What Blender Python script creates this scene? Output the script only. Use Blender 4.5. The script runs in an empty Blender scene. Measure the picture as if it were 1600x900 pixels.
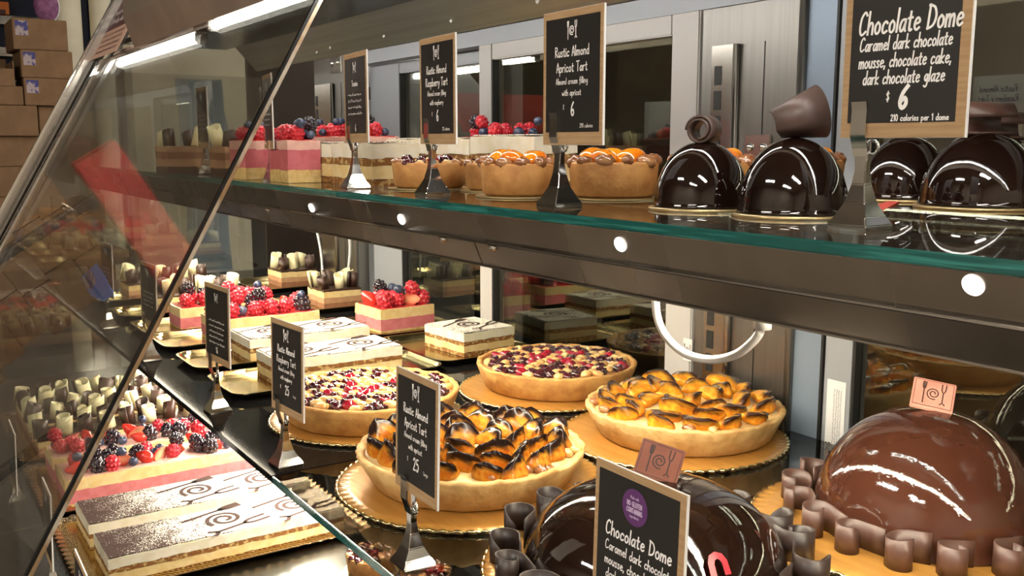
import bpy, bmesh, math, random
from math import sin, cos, pi, sqrt, radians, atan2
from mathutils import Vector, Matrix, noise as mnoise

C = bpy.context.scene.collection
S = bpy.context.scene
# ---------------------------------------------------------------- camera
# X runs along the counter (minus = far end), Y into the case, Z up; the lens is at the origin
FPX = 1500.0
PIT = math.atan2(226.0, FPX)
_mx = Vector((-1000.0, 226.0, FPX)).normalized()
AX = -_mx                                            # world X seen from the lens (right, up, forward)
AZ = Vector((0, cos(PIT), -sin(PIT)))
AY = -(AZ.cross(AX))
cam_d = bpy.data.cameras.new('camera')
cam_d.sensor_width = 36.0
cam_d.lens = 36.0 * FPX / 1600.0
cam_d.clip_start = 0.01
cam = bpy.data.objects.new('camera', cam_d)
C.objects.link(cam)
cam.matrix_world = Matrix(((AX[0], AX[1], -AX[2], 0), (AY[0], AY[1], -AY[2], 0), (AZ[0], AZ[1], -AZ[2], 0), (0, 0, 0, 1)))
S.camera = cam

def ray(x, y):
    d = Vector((x - 800.0, 450.0 - y, FPX))
    return Vector((AX.dot(d), AY.dot(d), AZ.dot(d)))
def atz(x, y, z):                                    # a measured point of a level surface
    d = ray(x, y); return d * (z / d.z)
def aty(x, y, Y):
    d = ray(x, y); return d * (Y / d.y)
def atx(x, y, X):
    d = ray(x, y); return d * (X / d.x)

# ---------------------------------------------------------------- light levels and exposure
S.view_settings.view_transform = 'Standard'
S.view_settings.look = 'None'
S.view_settings.exposure = 0.0
S.view_settings.gamma = 1.0
S.view_settings.use_curve_mapping = False
W = bpy.data.worlds.new('store_air'); S.world = W
W.use_nodes = True
W.node_tree.nodes['Background'].inputs[0].default_value = (1.0, 0.86, 0.70, 1)
W.node_tree.nodes['Background'].inputs[1].default_value = 0.22
L_TOP = 29.0        # fluorescent tube over the upper shelf
L_MID = 98.0; L_NEAR = 70.0     # strip in the light beam, over the middle shelf
L_DECK = 105.0       # strip under the middle shelf, over the deck
L_STORE = 70.0       # ceiling lamps of the store
L_SPOT = 5.0
S.cycles.max_bounces = 10
S.cycles.transparent_max_bounces = 24
S.cycles.glossy_bounces = 5
S.cycles.sample_clamp_indirect = 6.0
S.cycles.caustics_reflective = False
S.cycles.use_denoising = True

ZU, ZM, ZD = -0.052, -0.365, -0.62                  # tops of upper shelf, middle shelf, deck
ZF = -1.30                                           # store floor
YB = 0.965                                           # rear wall of the case
rnd = random.Random(7)

# ---------------------------------------------------------------- materials
def _nt(name):
    m = bpy.data.materials.new(name); m.use_nodes = True
    nt = m.node_tree
    return m, nt, nt.nodes['Principled BSDF']
def rgb(c): return (c[0], c[1], c[2], 1.0)
def mat(name, c, rough=0.5, metal=0.0, c2=None, scale=30.0, detail=4.0, lo=0.4, hi=0.6, bump=0.0, bscale=None,
        bdist=0.001, stretch=None, coat=0.0, sss=0.0, spec=0.5, rough2=None):
    m, nt, b = _nt(name)
    b.inputs['Base Color'].default_value = rgb(c)
    b.inputs['Roughness'].default_value = rough
    b.inputs['Metallic'].default_value = metal
    b.inputs['Coat Weight'].default_value = coat
    b.inputs['Coat Roughness'].default_value = 0.06
    b.inputs['Specular IOR Level'].default_value = spec
    if sss:
        b.inputs['Subsurface Weight'].default_value = sss
        b.inputs['Subsurface Scale'].default_value = 0.006
        b.inputs['Subsurface Radius'].default_value = (1.0, 0.6, 0.35)
    tc = nt.nodes.new('ShaderNodeTexCoord')
    src = tc.outputs['Object']
    if stretch:
        mp = nt.nodes.new('ShaderNodeMapping'); mp.inputs['Scale'].default_value = stretch
        nt.links.new(src, mp.inputs['Vector']); src = mp.outputs['Vector']
    if c2 is not None or rough2 is not None:
        n = nt.nodes.new('ShaderNodeTexNoise'); n.inputs['Scale'].default_value = scale; n.inputs['Detail'].default_value = detail
        nt.links.new(src, n.inputs['Vector'])
        r = nt.nodes.new('ShaderNodeMapRange'); r.inputs[1].default_value = lo; r.inputs[2].default_value = hi
        nt.links.new(n.outputs['Fac'], r.inputs[0])
        if c2 is not None:
            mx = nt.nodes.new('ShaderNodeMix'); mx.data_type = 'RGBA'
            mx.inputs[6].default_value = rgb(c); mx.inputs[7].default_value = rgb(c2)
            nt.links.new(r.outputs[0], mx.inputs[0]); nt.links.new(mx.outputs[2], b.inputs['Base Color'])
        if rough2 is not None:
            r2 = nt.nodes.new('ShaderNodeMapRange'); r2.inputs[3].default_value = rough; r2.inputs[4].default_value = rough2
            nt.links.new(r.outputs[0], r2.inputs[0]); nt.links.new(r2.outputs[0], b.inputs['Roughness'])
    if bump:
        n2 = nt.nodes.new('ShaderNodeTexNoise'); n2.inputs['Scale'].default_value = bscale or scale; n2.inputs['Detail'].default_value = 5
        nt.links.new(src, n2.inputs['Vector'])
        bp = nt.nodes.new('ShaderNodeBump'); bp.inputs['Strength'].default_value = bump; bp.inputs['Distance'].default_value = bdist
        nt.links.new(n2.outputs['Fac'], bp.inputs['Height']); nt.links.new(bp.outputs[0], b.inputs['Normal'])
    return m
def lamp_mat(name, c, s):
    m = bpy.data.materials.new(name); m.use_nodes = True; nt = m.node_tree; nt.nodes.clear()
    e = nt.nodes.new('ShaderNodeEmission'); e.inputs[0].default_value = rgb(c); e.inputs[1].default_value = s
    o = nt.nodes.new('ShaderNodeOutputMaterial'); nt.links.new(e.outputs[0], o.inputs[0]); return m
def pane_mat(name, tint=(1, 1, 1), ior=1.5, base=0.0, rough=0.0, gain=1.0, gtint=(1, 1, 1)):
    """thin glass: what is behind shows through, reflection grows towards grazing view"""
    m = bpy.data.materials.new(name); m.use_nodes = True; nt = m.node_tree; nt.nodes.clear()
    t = nt.nodes.new('ShaderNodeBsdfTransparent'); t.inputs[0].default_value = rgb(tint)
    g = nt.nodes.new('ShaderNodeBsdfGlossy'); g.inputs['Roughness'].default_value = rough; g.inputs[0].default_value = rgb(gtint)
    f = nt.nodes.new('ShaderNodeFresnel')
    ge = nt.nodes.new('ShaderNodeNewGeometry'); io = nt.nodes.new('ShaderNodeMath'); io.operation = 'MULTIPLY_ADD'
    io.inputs[1].default_value = 1.0 / ior - ior; io.inputs[2].default_value = ior     # same index met from both faces of the sheet
    nt.links.new(ge.outputs['Backfacing'], io.inputs[0]); nt.links.new(io.outputs[0], f.inputs[0])
    a = nt.nodes.new('ShaderNodeMath'); a.operation = 'MULTIPLY_ADD'; a.inputs[1].default_value = gain; a.inputs[2].default_value = base; a.use_clamp = True
    nt.links.new(f.outputs[0], a.inputs[0])
    mx = nt.nodes.new('ShaderNodeMixShader'); o = nt.nodes.new('ShaderNodeOutputMaterial')
    nt.links.new(a.outputs[0], mx.inputs[0]); nt.links.new(t.outputs[0], mx.inputs[1]); nt.links.new(g.outputs[0], mx.inputs[2])
    nt.links.new(mx.outputs[0], o.inputs[0]); return m
def attr_mat(name, c0, c1, attr='burn', rough=0.3, coat=0.3, c2=None, scale=120, sss=0.0, spec=.5):
    """two colours of the thing itself mixed by a per-vertex amount (charring, ripeness)"""
    m, nt, b = _nt(name)
    at = nt.nodes.new('ShaderNodeAttribute'); at.attribute_name = attr
    mx = nt.nodes.new('ShaderNodeMix'); mx.data_type = 'RGBA'
    mx.inputs[6].default_value = rgb(c0); mx.inputs[7].default_value = rgb(c1)
    nt.links.new(at.outputs['Fac'], mx.inputs[0])
    if c2:
        tc = nt.nodes.new('ShaderNodeTexCoord'); n = nt.nodes.new('ShaderNodeTexNoise'); n.inputs['Scale'].default_value = scale
        nt.links.new(tc.outputs['Object'], n.inputs['Vector'])
        m2 = nt.nodes.new('ShaderNodeMix'); m2.data_type = 'RGBA'; m2.inputs[6].default_value = rgb(c0); m2.inputs[7].default_value = rgb(c2)
        r = nt.nodes.new('ShaderNodeMapRange'); r.inputs[1].default_value = .4; r.inputs[2].default_value = .62
        nt.links.new(n.outputs['Fac'], r.inputs[0]); nt.links.new(r.outputs[0], m2.inputs[0]); nt.links.new(m2.outputs[2], mx.inputs[6])
    nt.links.new(mx.outputs[2], b.inputs['Base Color'])
    b.inputs['Specular IOR Level'].default_value = spec
    b.inputs['Roughness'].default_value = rough; b.inputs['Coat Weight'].default_value = coat; b.inputs['Coat Roughness'].default_value = .05
    if sss:
        b.inputs['Subsurface Weight'].default_value = sss; b.inputs['Subsurface Scale'].default_value = .005
    return m

M = {}
M['steel'] = mat('brushed_steel', (.40, .385, .36), .30, 1, (.36, .345, .32), 4, stretch=(.5, 30, 30), rough2=.38)
M['steel_v'] = mat('brushed_steel_upright', (.25, .24, .225), .38, 1, (.235, .225, .21), 6, stretch=(40, 40, 1.2), rough2=.40)
M['beam'] = mat('beam_steel', (.25, .21, .175), .24, 1, (.33, .285, .24), 5, lo=.35, hi=.65, stretch=(2.2, .3, .3), rough2=.30)
M['chrome'] = mat('chrome', (.74, .73, .71), .09, 1)
M['rail'] = mat('rail_metal', (.55, .52, .48), .22, 1)
M['alu'] = mat('grey_aluminium', (.36, .385, .42), .42, .2)
M['alublue'] = mat('blue_grey_aluminium', (.25, .32, .41), .40, .3)
M['alulight'] = mat('pale_frame', (.54, .525, .51), .42, .1)
M['dark'] = mat('dark_gasket', (.012, .012, .012), .5)
M['black'] = mat('black_plastic', (.012, .012, .013), .32, c2=(.02, .02, .021), scale=20)
M['ceil'] = mat('black_enamel_ceiling', (.03, .028, .026), .22, c2=(.055, .052, .048), scale=5, bump=.25, bscale=14, bdist=.003)
M['tan'] = mat('tan_painted_metal', (.27, .22, .17), .42, .2, (.22, .18, .14), 8)
M['glass'] = pane_mat('shelf_glass', (.93, .97, .955), 1.5, gain=1.0)
M['teal'] = mat('glass_cut_edge', (.006, .075, .067), .12, spec=.6, c2=(.035, .24, .21), scale=14, stretch=(1, 30, 30), lo=.5, hi=.75, coat=.6)
M['darkglass'] = pane_mat('smoked_shelf_glass', (.34, .32, .29), 1.5, gain=1.0)
M['blackglass'] = mat('black_glass', (.006, .006, .006), (.05), spec=.06, c2=(.010, .009, .009), scale=9)
M['front'] = pane_mat('front_glass', (.90, .90, .87), 1.5, gain=1.0)
M['endglass'] = pane_mat('end_glass', (.96, .97, .95), 1.5, base=.16, gain=1.0)
M['doorglass'] = pane_mat('door_glass', (.72, .72, .68), 1.5, base=.11, gain=1.0, gtint=(.95, 1, .88))
M['barglass'] = pane_mat('bar_glass', (.34, .34, .35), 1.5, base=.04)
M['seam'] = mat('black_glass_seam', (.006, .006, .006), .25)
M['seamedge'] = mat('copper_glass_edge', (.55, .36, .20), .2, .7, (.9, .8, .66), 18, lo=.45, hi=.6)
M['tube'] = lamp_mat('tube_light', (1.0, .96, .88), L_TOP)
M['stripn'] = lamp_mat('warm_strip_near', (1.0, .87, .66), L_NEAR)
M['strip'] = lamp_mat('warm_strip', (1.0, .87, .66), L_MID)
M['stripd'] = lamp_mat('warm_strip_deck', (1.0, .89, .72), L_DECK)
M['store'] = lamp_mat('store_lamp', (1.0, .93, .82), L_STORE)
M['kitchen'] = lamp_mat('kitchen_lamp', (1.0, .93, .82), 22.0)  # for the fill lamp added behind the rear doors
M['spot'] = lamp_mat('indicator_spot', (1.0, .96, .92), L_SPOT)
# food
M['choc'] = mat('mirror_glaze', (.0085, .0036, .0024), .045, spec=.55, c2=(.012, .005, .003), scale=8, bump=.16, bscale=16, bdist=.004, coat=.3)
M['chocbig'] = mat('poured_glaze', (.052, .017, .0095), .06, spec=.62, c2=(.062, .021, .012), scale=7, bump=.62, bscale=15, bdist=.004, coat=.35)
M['curl'] = mat('chocolate_curl_dark', (.066, .038, .030), .44, c2=(.085, .050, .040), scale=60, bump=.15, bscale=200, bdist=.0005)
M['curldark'] = mat('chocolate_curl_black', (.020, .012, .010), .42, c2=(.028, .017, .014), scale=60, bump=.15, bscale=200, bdist=.0005)
M['curlmid'] = mat('chocolate_curl_brown', (.074, .036, .026), .38, c2=(.092, .046, .034), scale=60, bump=.12, bscale=200, bdist=.0005)
M['dkchoc'] = mat('dark_chocolate', (.040, .018, .012), .36, c2=(.055, .025, .016), scale=80)
M['whchoc'] = mat('white_chocolate', (.80, .74, .47), .42, c2=(.74, .67, .40), scale=60, sss=.1)
M['cream'] = mat('cream', (.84, .66, .34), .55, c2=(.78, .56, .24), scale=60, bump=.4, bscale=160, sss=.15)
M['vanilla'] = mat('vanilla_cream', (.86, .80, .66), .55, c2=(.80, .72, .54), scale=60, bump=.3, bscale=160, sss=.15)
M['sponge'] = mat('soaked_sponge', (.25, .10, .020), .8, c2=(.62, .43, .17), scale=150, lo=.50, hi=.66, bump=.9, bscale=220, bdist=.002)
M['yellow'] = mat('yellow_sponge', (.74, .53, .22), .8, c2=(.64, .42, .14), scale=120, bump=.8, bscale=240, bdist=.002)
M['pink'] = mat('raspberry_mousse', (.66, .21, .22), .55, c2=(.60, .16, .17), scale=70, bump=.4, bscale=180, sss=.15)
M['pinkpale'] = mat('pale_pink_mousse', (.80, .50, .42), .55, c2=(.75, .42, .35), scale=70, bump=.3, bscale=180, sss=.15)
M['pinkdeep'] = mat('deep_pink_mousse', (.60, .15, .17), .5, c2=(.54, .115, .135), scale=70, bump=.3, bscale=180, sss=.1)
M['mousselight'] = mat('light_chocolate_mousse', (.52, .30, .16), .55, c2=(.46, .25, .13), scale=80, bump=.4, bscale=180)
M['moussedark'] = mat('chocolate_mousse', (.30, .135, .066), .55, c2=(.24, .10, .05), scale=80, bump=.4, bscale=180)
M['brownie'] = mat('chocolate_sponge', (.055, .022, .013), .75, c2=(.10, .045, .026), scale=120, bump=.8, bscale=220)
M['glaze'] = mat('berry_glaze', (.55, .05, .05), .12, sss=.2, coat=.6)
M['rasp'] = mat('raspberry_flesh', (.62, .020, .035), .30, c2=(.48, .012, .03), scale=50, sss=.12, coat=.35)
M['black_b'] = mat('blackberry_flesh', (.010, .006, .012), .16, c2=(.025, .012, .022), scale=60, coat=.5)
M['blue_b'] = mat('blueberry_skin', (.022, .032, .075), .34, c2=(.10, .135, .215), scale=90, lo=.45, hi=.72, coat=.12)
M['straw'] = attr_mat('strawberry_flesh', (.68, .035, .022), (.88, .46, .26), 'burn', .25, .5, sss=.1)
M['cocoa'] = mat('cocoa_powder', (.045, .016, .010), .9)
M['crust'] = mat('baked_crust', (.62, .35, .105), .68, c2=(.43, .20, .052), scale=45, lo=.38, hi=.66, bump=.8, bscale=130, bdist=.002)
M['crustpale'] = mat('pale_crust', (.74, .50, .205), .66, c2=(.52, .29, .09), scale=40, lo=.36, hi=.66, bump=.8, bscale=120, bdist=.002)
M['crustsm'] = mat('small_tart_crust', (.56, .28, .085), .62, c2=(.40, .17, .045), scale=60, lo=.4, hi=.68, bump=.6, bscale=170, bdist=.0015)
M['custard'] = mat('baked_custard', (.88, .74, .40), .42, c2=(.82, .58, .22), scale=35, bump=.6, bscale=60, bdist=.003, coat=.25)
M['custardb'] = mat('berry_stained_custard', (.62, .36, .17), .35, c2=(.28, .05, .045), scale=55, bump=.6, bscale=70, bdist=.003, coat=.4)
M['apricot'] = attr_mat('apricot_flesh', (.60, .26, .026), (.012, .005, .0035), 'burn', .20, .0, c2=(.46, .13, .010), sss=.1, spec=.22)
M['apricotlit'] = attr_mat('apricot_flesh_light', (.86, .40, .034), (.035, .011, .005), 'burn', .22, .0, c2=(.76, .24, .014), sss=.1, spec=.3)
M['apricotsm'] = mat('glazed_apricot', (.86, .29, .012), .10, c2=(.80, .19, .008), scale=40, sss=.12, coat=.7)
M['nut'] = mat('glazed_nut', (.24, .085, .032), .16, c2=(.40, .19, .075), scale=70, coat=.6)
M['dollop'] = mat('almond_dollop', (.76, .50, .20), .22, c2=(.60, .30, .085), scale=60, coat=.6)
M['darkrasp'] = mat('baked_raspberry', (.075, .008, .012), .12, c2=(.03, .006, .008), scale=60, coat=.7)
M['redrasp'] = mat('glazed_raspberry', (.40, .012, .03), .12, c2=(.22, .008, .02), scale=60, coat=.7)
M['board'] = mat('gold_cake_board', (.53, .27, .06), .30, .35, (.47, .23, .048), 10, bump=.12, bscale=20, stretch=(1, 12, 1), coat=.15)
M['foil'] = mat('gold_foil', (.80, .60, .26), .17, 1)
M['foilpale'] = mat('champagne_foil', (.76, .61, .31), .15, 1)
M['bronze'] = mat('bronze_foil', (.56, .40, .24), .25, .9, bump=.3, bscale=60)
M['lid'] = mat('small_gold_board', (.55, .42, .21), .3, .7)
M['cardblack'] = mat('chalkboard_black', (.014, .013, .012), .42)
M['kraft'] = mat('kraft_card', (.40, .26, .135), .7, c2=(.34, .21, .105), scale=30, stretch=(1, 1, 14))
M['white'] = mat('white_card', (.80, .80, .80), .6)
M['chalk'] = mat('chalk_lettering', (.86, .85, .83), .8)
M['ink'] = mat('blue_black_ink', (.035, .04, .10), .6)
M['purple'] = mat('purple_sticker', (.10, .028, .13), .5)
M['lilac'] = mat('lilac_lettering', (.50, .40, .56), .7)
M['plaque'] = mat('chocolate_plaque', (.15, .042, .022), .34, c2=(.18, .055, .03), scale=60)
M['plaqueline'] = mat('chocolate_plaque_print', (.030, .010, .007), .4)
M['plaquepink'] = mat('pink_bronze_plaque', (.60, .25, .19), .28, c2=(.66, .30, .23), scale=60)  # pink glare on the right dome's plaque, put into its base colour
M['redmark'] = mat('red_transfer', (.55, .012, .03), .3)  # colour stands in for a red sign mirrored in the glaze
M['redpaper'] = mat('red_paper', (.62, .08, .06), .6)
M['carton'] = mat('brown_cardboard', (.235, .135, .066), .8, c2=(.205, .115, .055), scale=14)
M['cartoninside'] = mat('purple_print', (.16, .045, .13), .7, c2=(.26, .10, .21), scale=40)
M['tape'] = mat('box_label', (.42, .34, .36), .5, c2=(.05, .05, .22), scale=30, lo=.48, hi=.52)
M['navy'] = mat('navy_cloth', (.008, .010, .022), .8, c2=(.012, .015, .034), scale=6)
M['wallcream'] = mat('cream_plaster', (.78, .72, .56), .8, c2=(.70, .64, .49), scale=6)
M['wallblue'] = mat('blue_grey_paper', (.31, .37, .43), .8, c2=(.25, .30, .35), scale=9)
M['wallbrown'] = mat('brown_board', (.05, .034, .022), .7, c2=(.036, .025, .017), scale=5)
M['red'] = mat('red_display', (.62, .045, .035), .5, c2=(.50, .03, .025), scale=5)
M['bluetag'] = mat('blue_tag', (.045, .19, .72), .4)  # colour stands in for a blue reflection in the glass
M['orange'] = mat('orange_card', (.75, .20, .03), .6)
M['floor'] = mat('store_floor', (.34, .30, .25), .35, c2=(.29, .255, .21), scale=4)
M['room'] = mat('store_wall', (.40, .345, .285), .8, c2=(.46, .40, .335), scale=3)
M['roomceil'] = mat('store_ceiling', (.30, .275, .24), .8, c2=(.26, .24, .21), scale=3)
M['deck'] = mat('deck_steel', (.17, .172, .155), .20, 1, (.15, .152, .138), 4, rough2=.26)
M['cable'] = mat('white_cable', (.82, .82, .80), .35)
M['peach'] = mat('peach_paper', (.62, .40, .30), .7)
M['maroon'] = mat('maroon_print', (.10, .035, .04), .6)
M['greyplastic'] = mat('grey_plastic', (.20, .20, .21), .5)
M['wood'] = mat('pallet_wood', (.25, .16, .09), .8, c2=(.18, .11, .06), scale=8, stretch=(1, 8, 8))

def dusting_mat(name, y0, y1, amount):
    """cream top with a real dusting of cocoa: heavy towards one end of the strip"""
    m, nt, b = _nt(name)
    tc = nt.nodes.new('ShaderNodeTexCoord')
    n = nt.nodes.new('ShaderNodeTexNoise'); n.inputs['Scale'].default_value = 520; n.inputs['Detail'].default_value = 3
    n2 = nt.nodes.new('ShaderNodeTexNoise'); n2.inputs['Scale'].default_value = 26; n2.inputs['Detail'].default_value = 3
    sp = nt.nodes.new('ShaderNodeSeparateXYZ')
    nt.links.new(tc.outputs['Object'], n.inputs['Vector']); nt.links.new(tc.outputs['Object'], n2.inputs['Vector']); nt.links.new(tc.outputs['Object'], sp.inputs[0])
    r = nt.nodes.new('ShaderNodeMapRange'); r.inputs[1].default_value = y0; r.inputs[2].default_value = y1; r.inputs[3].default_value = amount; r.inputs[4].default_value = -.06
    nt.links.new(sp.outputs[1], r.inputs[0])
    a = nt.nodes.new('ShaderNodeMath'); a.operation = 'ADD'; nt.links.new(n.outputs['Fac'], a.inputs[0]); nt.links.new(r.outputs[0], a.inputs[1])
    s2 = nt.nodes.new('ShaderNodeMath'); s2.operation = 'MULTIPLY_ADD'; s2.inputs[1].default_value = .35; nt.links.new(n2.outputs['Fac'], s2.inputs[0]); nt.links.new(a.outputs[0], s2.inputs[2])
    t = nt.nodes.new('ShaderNodeMapRange'); t.inputs[1].default_value = .74; t.inputs[2].default_value = .80; nt.links.new(s2.outputs[0], t.inputs[0])
    mx = nt.nodes.new('ShaderNodeMix'); mx.data_type = 'RGBA'; mx.inputs[6].default_value = rgb((.86, .81, .70)); mx.inputs[7].default_value = rgb((.050, .018, .011))
    nt.links.new(t.outputs[0], mx.inputs[0]); nt.links.new(mx.outputs[2], b.inputs['Base Color'])
    b.inputs['Roughness'].default_value = .8
    return m
M['dust'] = dusting_mat('cocoa_dusted_cream', -.30, .02, .50)
M['dustlight'] = dusting_mat('lightly_dusted_cream', -.11, .1, .10)

# ---------------------------------------------------------------- mesh helpers
def mesh_of(bm, name, m, smooth=False):
    me = bpy.data.meshes.new(name)
    bmesh.ops.recalc_face_normals(bm, faces=bm.faces[:])
    bm.to_mesh(me); bm.free()
    for mm in (m if isinstance(m, (list, tuple)) else [m]): me.materials.append(mm)
    if smooth:
        for p in me.polygons: p.use_smooth = True
    return me
def put(name, me, parent=None, loc=(0, 0, 0), rot=(0, 0, 0), sc=None):
    o = bpy.data.objects.new(name, me); C.objects.link(o)
    o.location = loc; o.rotation_euler = rot
    if sc is not None: o.scale = sc if hasattr(sc, '__len__') else (sc, sc, sc)
    if parent: o.parent = parent
    return o
def thing(name, label, cat, loc=(0, 0, 0), rz=0.0, group=None):
    o = bpy.data.objects.new(name, None); C.objects.link(o)
    o.empty_display_size = .02
    o.location = loc; o.rotation_euler = (0, 0, rz); o['label'] = label; o['category'] = cat
    if group: o['group'] = group
    return o
def tag(o, label, cat, group=None, kind=None):
    o['label'] = label; o['category'] = cat
    if group: o['group'] = group
    if kind: o['kind'] = kind
    return o
def struct(o, label=None, cat='display case'):
    o['kind'] = 'structure'
    if label: o['label'] = label; o['category'] = cat
    return o
def bx(bm, x0, x1, y0, y1, z0, z1, bev=0.0, seg=2, M4=None):
    b = bmesh.new()
    bmesh.ops.create_cube(b, size=1.0)
    for v in b.verts: v.co = Vector(((x0 + x1) / 2 + v.co.x * (x1 - x0), (y0 + y1) / 2 + v.co.y * (y1 - y0), (z0 + z1) / 2 + v.co.z * (z1 - z0)))
    if bev: bmesh.ops.bevel(b, geom=b.edges[:] + b.verts[:], offset=bev, segments=seg, affect='EDGES')
    if M4: bmesh.ops.transform(b, matrix=M4, verts=b.verts[:])
    me = bpy.data.meshes.new('t'); b.to_mesh(me); b.free(); bm.from_mesh(me); bpy.data.meshes.remove(me)
def box(name, m, x0, x1, y0, y1, z0, z1, parent=None, bev=0.0, smooth=False, loc=(0, 0, 0), rot=(0, 0, 0)):
    bm = bmesh.new(); bx(bm, x0, x1, y0, y1, z0, z1, bev)
    return put(name, mesh_of(bm, name, m, smooth), parent, loc, rot)
def lathe(bm, prof, n=48, jit=None, closed=False):
    rings = []
    for k, (r, z) in enumerate(prof):
        ring = []
        for i in range(n):
            a = 2 * pi * i / n
            rr, zz = (r, z) if not jit else jit(r, z, a, k)
            ring.append(bm.verts.new((rr * cos(a), rr * sin(a), zz)))
        rings.append(ring)
    for k in range(len(rings) - 1):
        for i in range(n):
            bm.faces.new((rings[k][i], rings[k][(i + 1) % n], rings[k + 1][(i + 1) % n], rings[k + 1][i]))
    if closed:
        bm.faces.new(rings[0][::-1]); bm.faces.new(rings[-1])
    return rings
def prism(bm, pts, d):
    """polygon pts swept by the vector d"""
    a = [bm.verts.new(p) for p in pts]; b = [bm.verts.new(Vector(p) + Vector(d)) for p in pts]
    bm.faces.new(a); bm.faces.new(b[::-1])
    for i in range(len(pts)): bm.faces.new((a[i], b[i], b[(i + 1) % len(pts)], a[(i + 1) % len(pts)]))
def smooth_path(pts, k=4, closed=False):
    if len(pts) < 3: return [Vector(p) for p in pts]
    P = [Vector(p) for p in pts]; out = []
    n = len(P)
    for i in range(n - 1):
        p0 = P[max(i - 1, 0)]; p1 = P[i]; p2 = P[i + 1]; p3 = P[min(i + 2, n - 1)]
        for j in range(k):
            t = j / k
            out.append(.5 * ((2 * p1) + (p2 - p0) * t + (2 * p0 - 5 * p1 + 4 * p2 - p3) * t * t + (3 * p1 - p0 - 3 * p2 + p3) * t ** 3))
    out.append(P[-1]); return out
def tube(bm, pts, r, n=8, caps=True):
    P = [Vector(p) for p in pts]; rings = []
    up = Vector((0, 0, 1))
    for i, p in enumerate(P):
        t = (P[min(i + 1, len(P) - 1)] - P[max(i - 1, 0)]).normalized()
        u = up if abs(t.dot(up)) < .9 else Vector((1, 0, 0))
        a = t.cross(u).normalized(); b = t.cross(a)
        rr = r[i] if hasattr(r, '__len__') else r
        rings.append([bm.verts.new(p + rr * (cos(2 * pi * k / n) * a + sin(2 * pi * k / n) * b)) for k in range(n)])
    for i in range(len(rings) - 1):
        for k in range(n): bm.faces.new((rings[i][k], rings[i][(k + 1) % n], rings[i + 1][(k + 1) % n], rings[i + 1][k]))
    if caps: bm.faces.new(rings[0][::-1]); bm.faces.new(rings[-1])
def ribbon(bm, path, h, t, z0=0.0, ztop=None):
    """upright strip of thickness t and height h following a plan path; ztop(s) can shape its upper edge, s in 0..1"""
    P = [Vector((p[0], p[1])) for p in path]; n = len(P); rows = []
    for i, p in enumerate(P):
        d = (P[min(i + 1, n - 1)] - P[max(i - 1, 0)]); d = d.normalized() if d.length else Vector((1, 0))
        nn = Vector((-d.y, d.x)) * (t / 2); s = i / (n - 1)
        zt = z0 + (h if ztop is None else h * ztop(s))
        rows.append([bm.verts.new((p.x + nn.x, p.y + nn.y, z0)), bm.verts.new((p.x + nn.x, p.y + nn.y, zt)),
                     bm.verts.new((p.x - nn.x, p.y - nn.y, zt)), bm.verts.new((p.x - nn.x, p.y - nn.y, z0))])
    for i in range(n - 1):
        for k in range(4): bm.faces.new((rows[i][k], rows[i][(k + 1) % 4], rows[i + 1][(k + 1) % 4], rows[i + 1][k]))
    bm.faces.new(rows[0]); bm.faces.new(rows[-1][::-1])
def ell(bm, c, s, u=10, v=7, M4=None):
    b = bmesh.new(); bmesh.ops.create_uvsphere(b, u_segments=u, v_segments=v, radius=1.0)
    for w in b.verts: w.co = Vector((w.co.x * s[0], w.co.y * s[1], w.co.z * s[2]))
    if M4: bmesh.ops.transform(b, matrix=M4, verts=b.verts[:])
    for w in b.verts: w.co += Vector(c)
    me = bpy.data.meshes.new('t'); b.to_mesh(me); b.free(); bm.from_mesh(me); bpy.data.meshes.remove(me)

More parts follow.
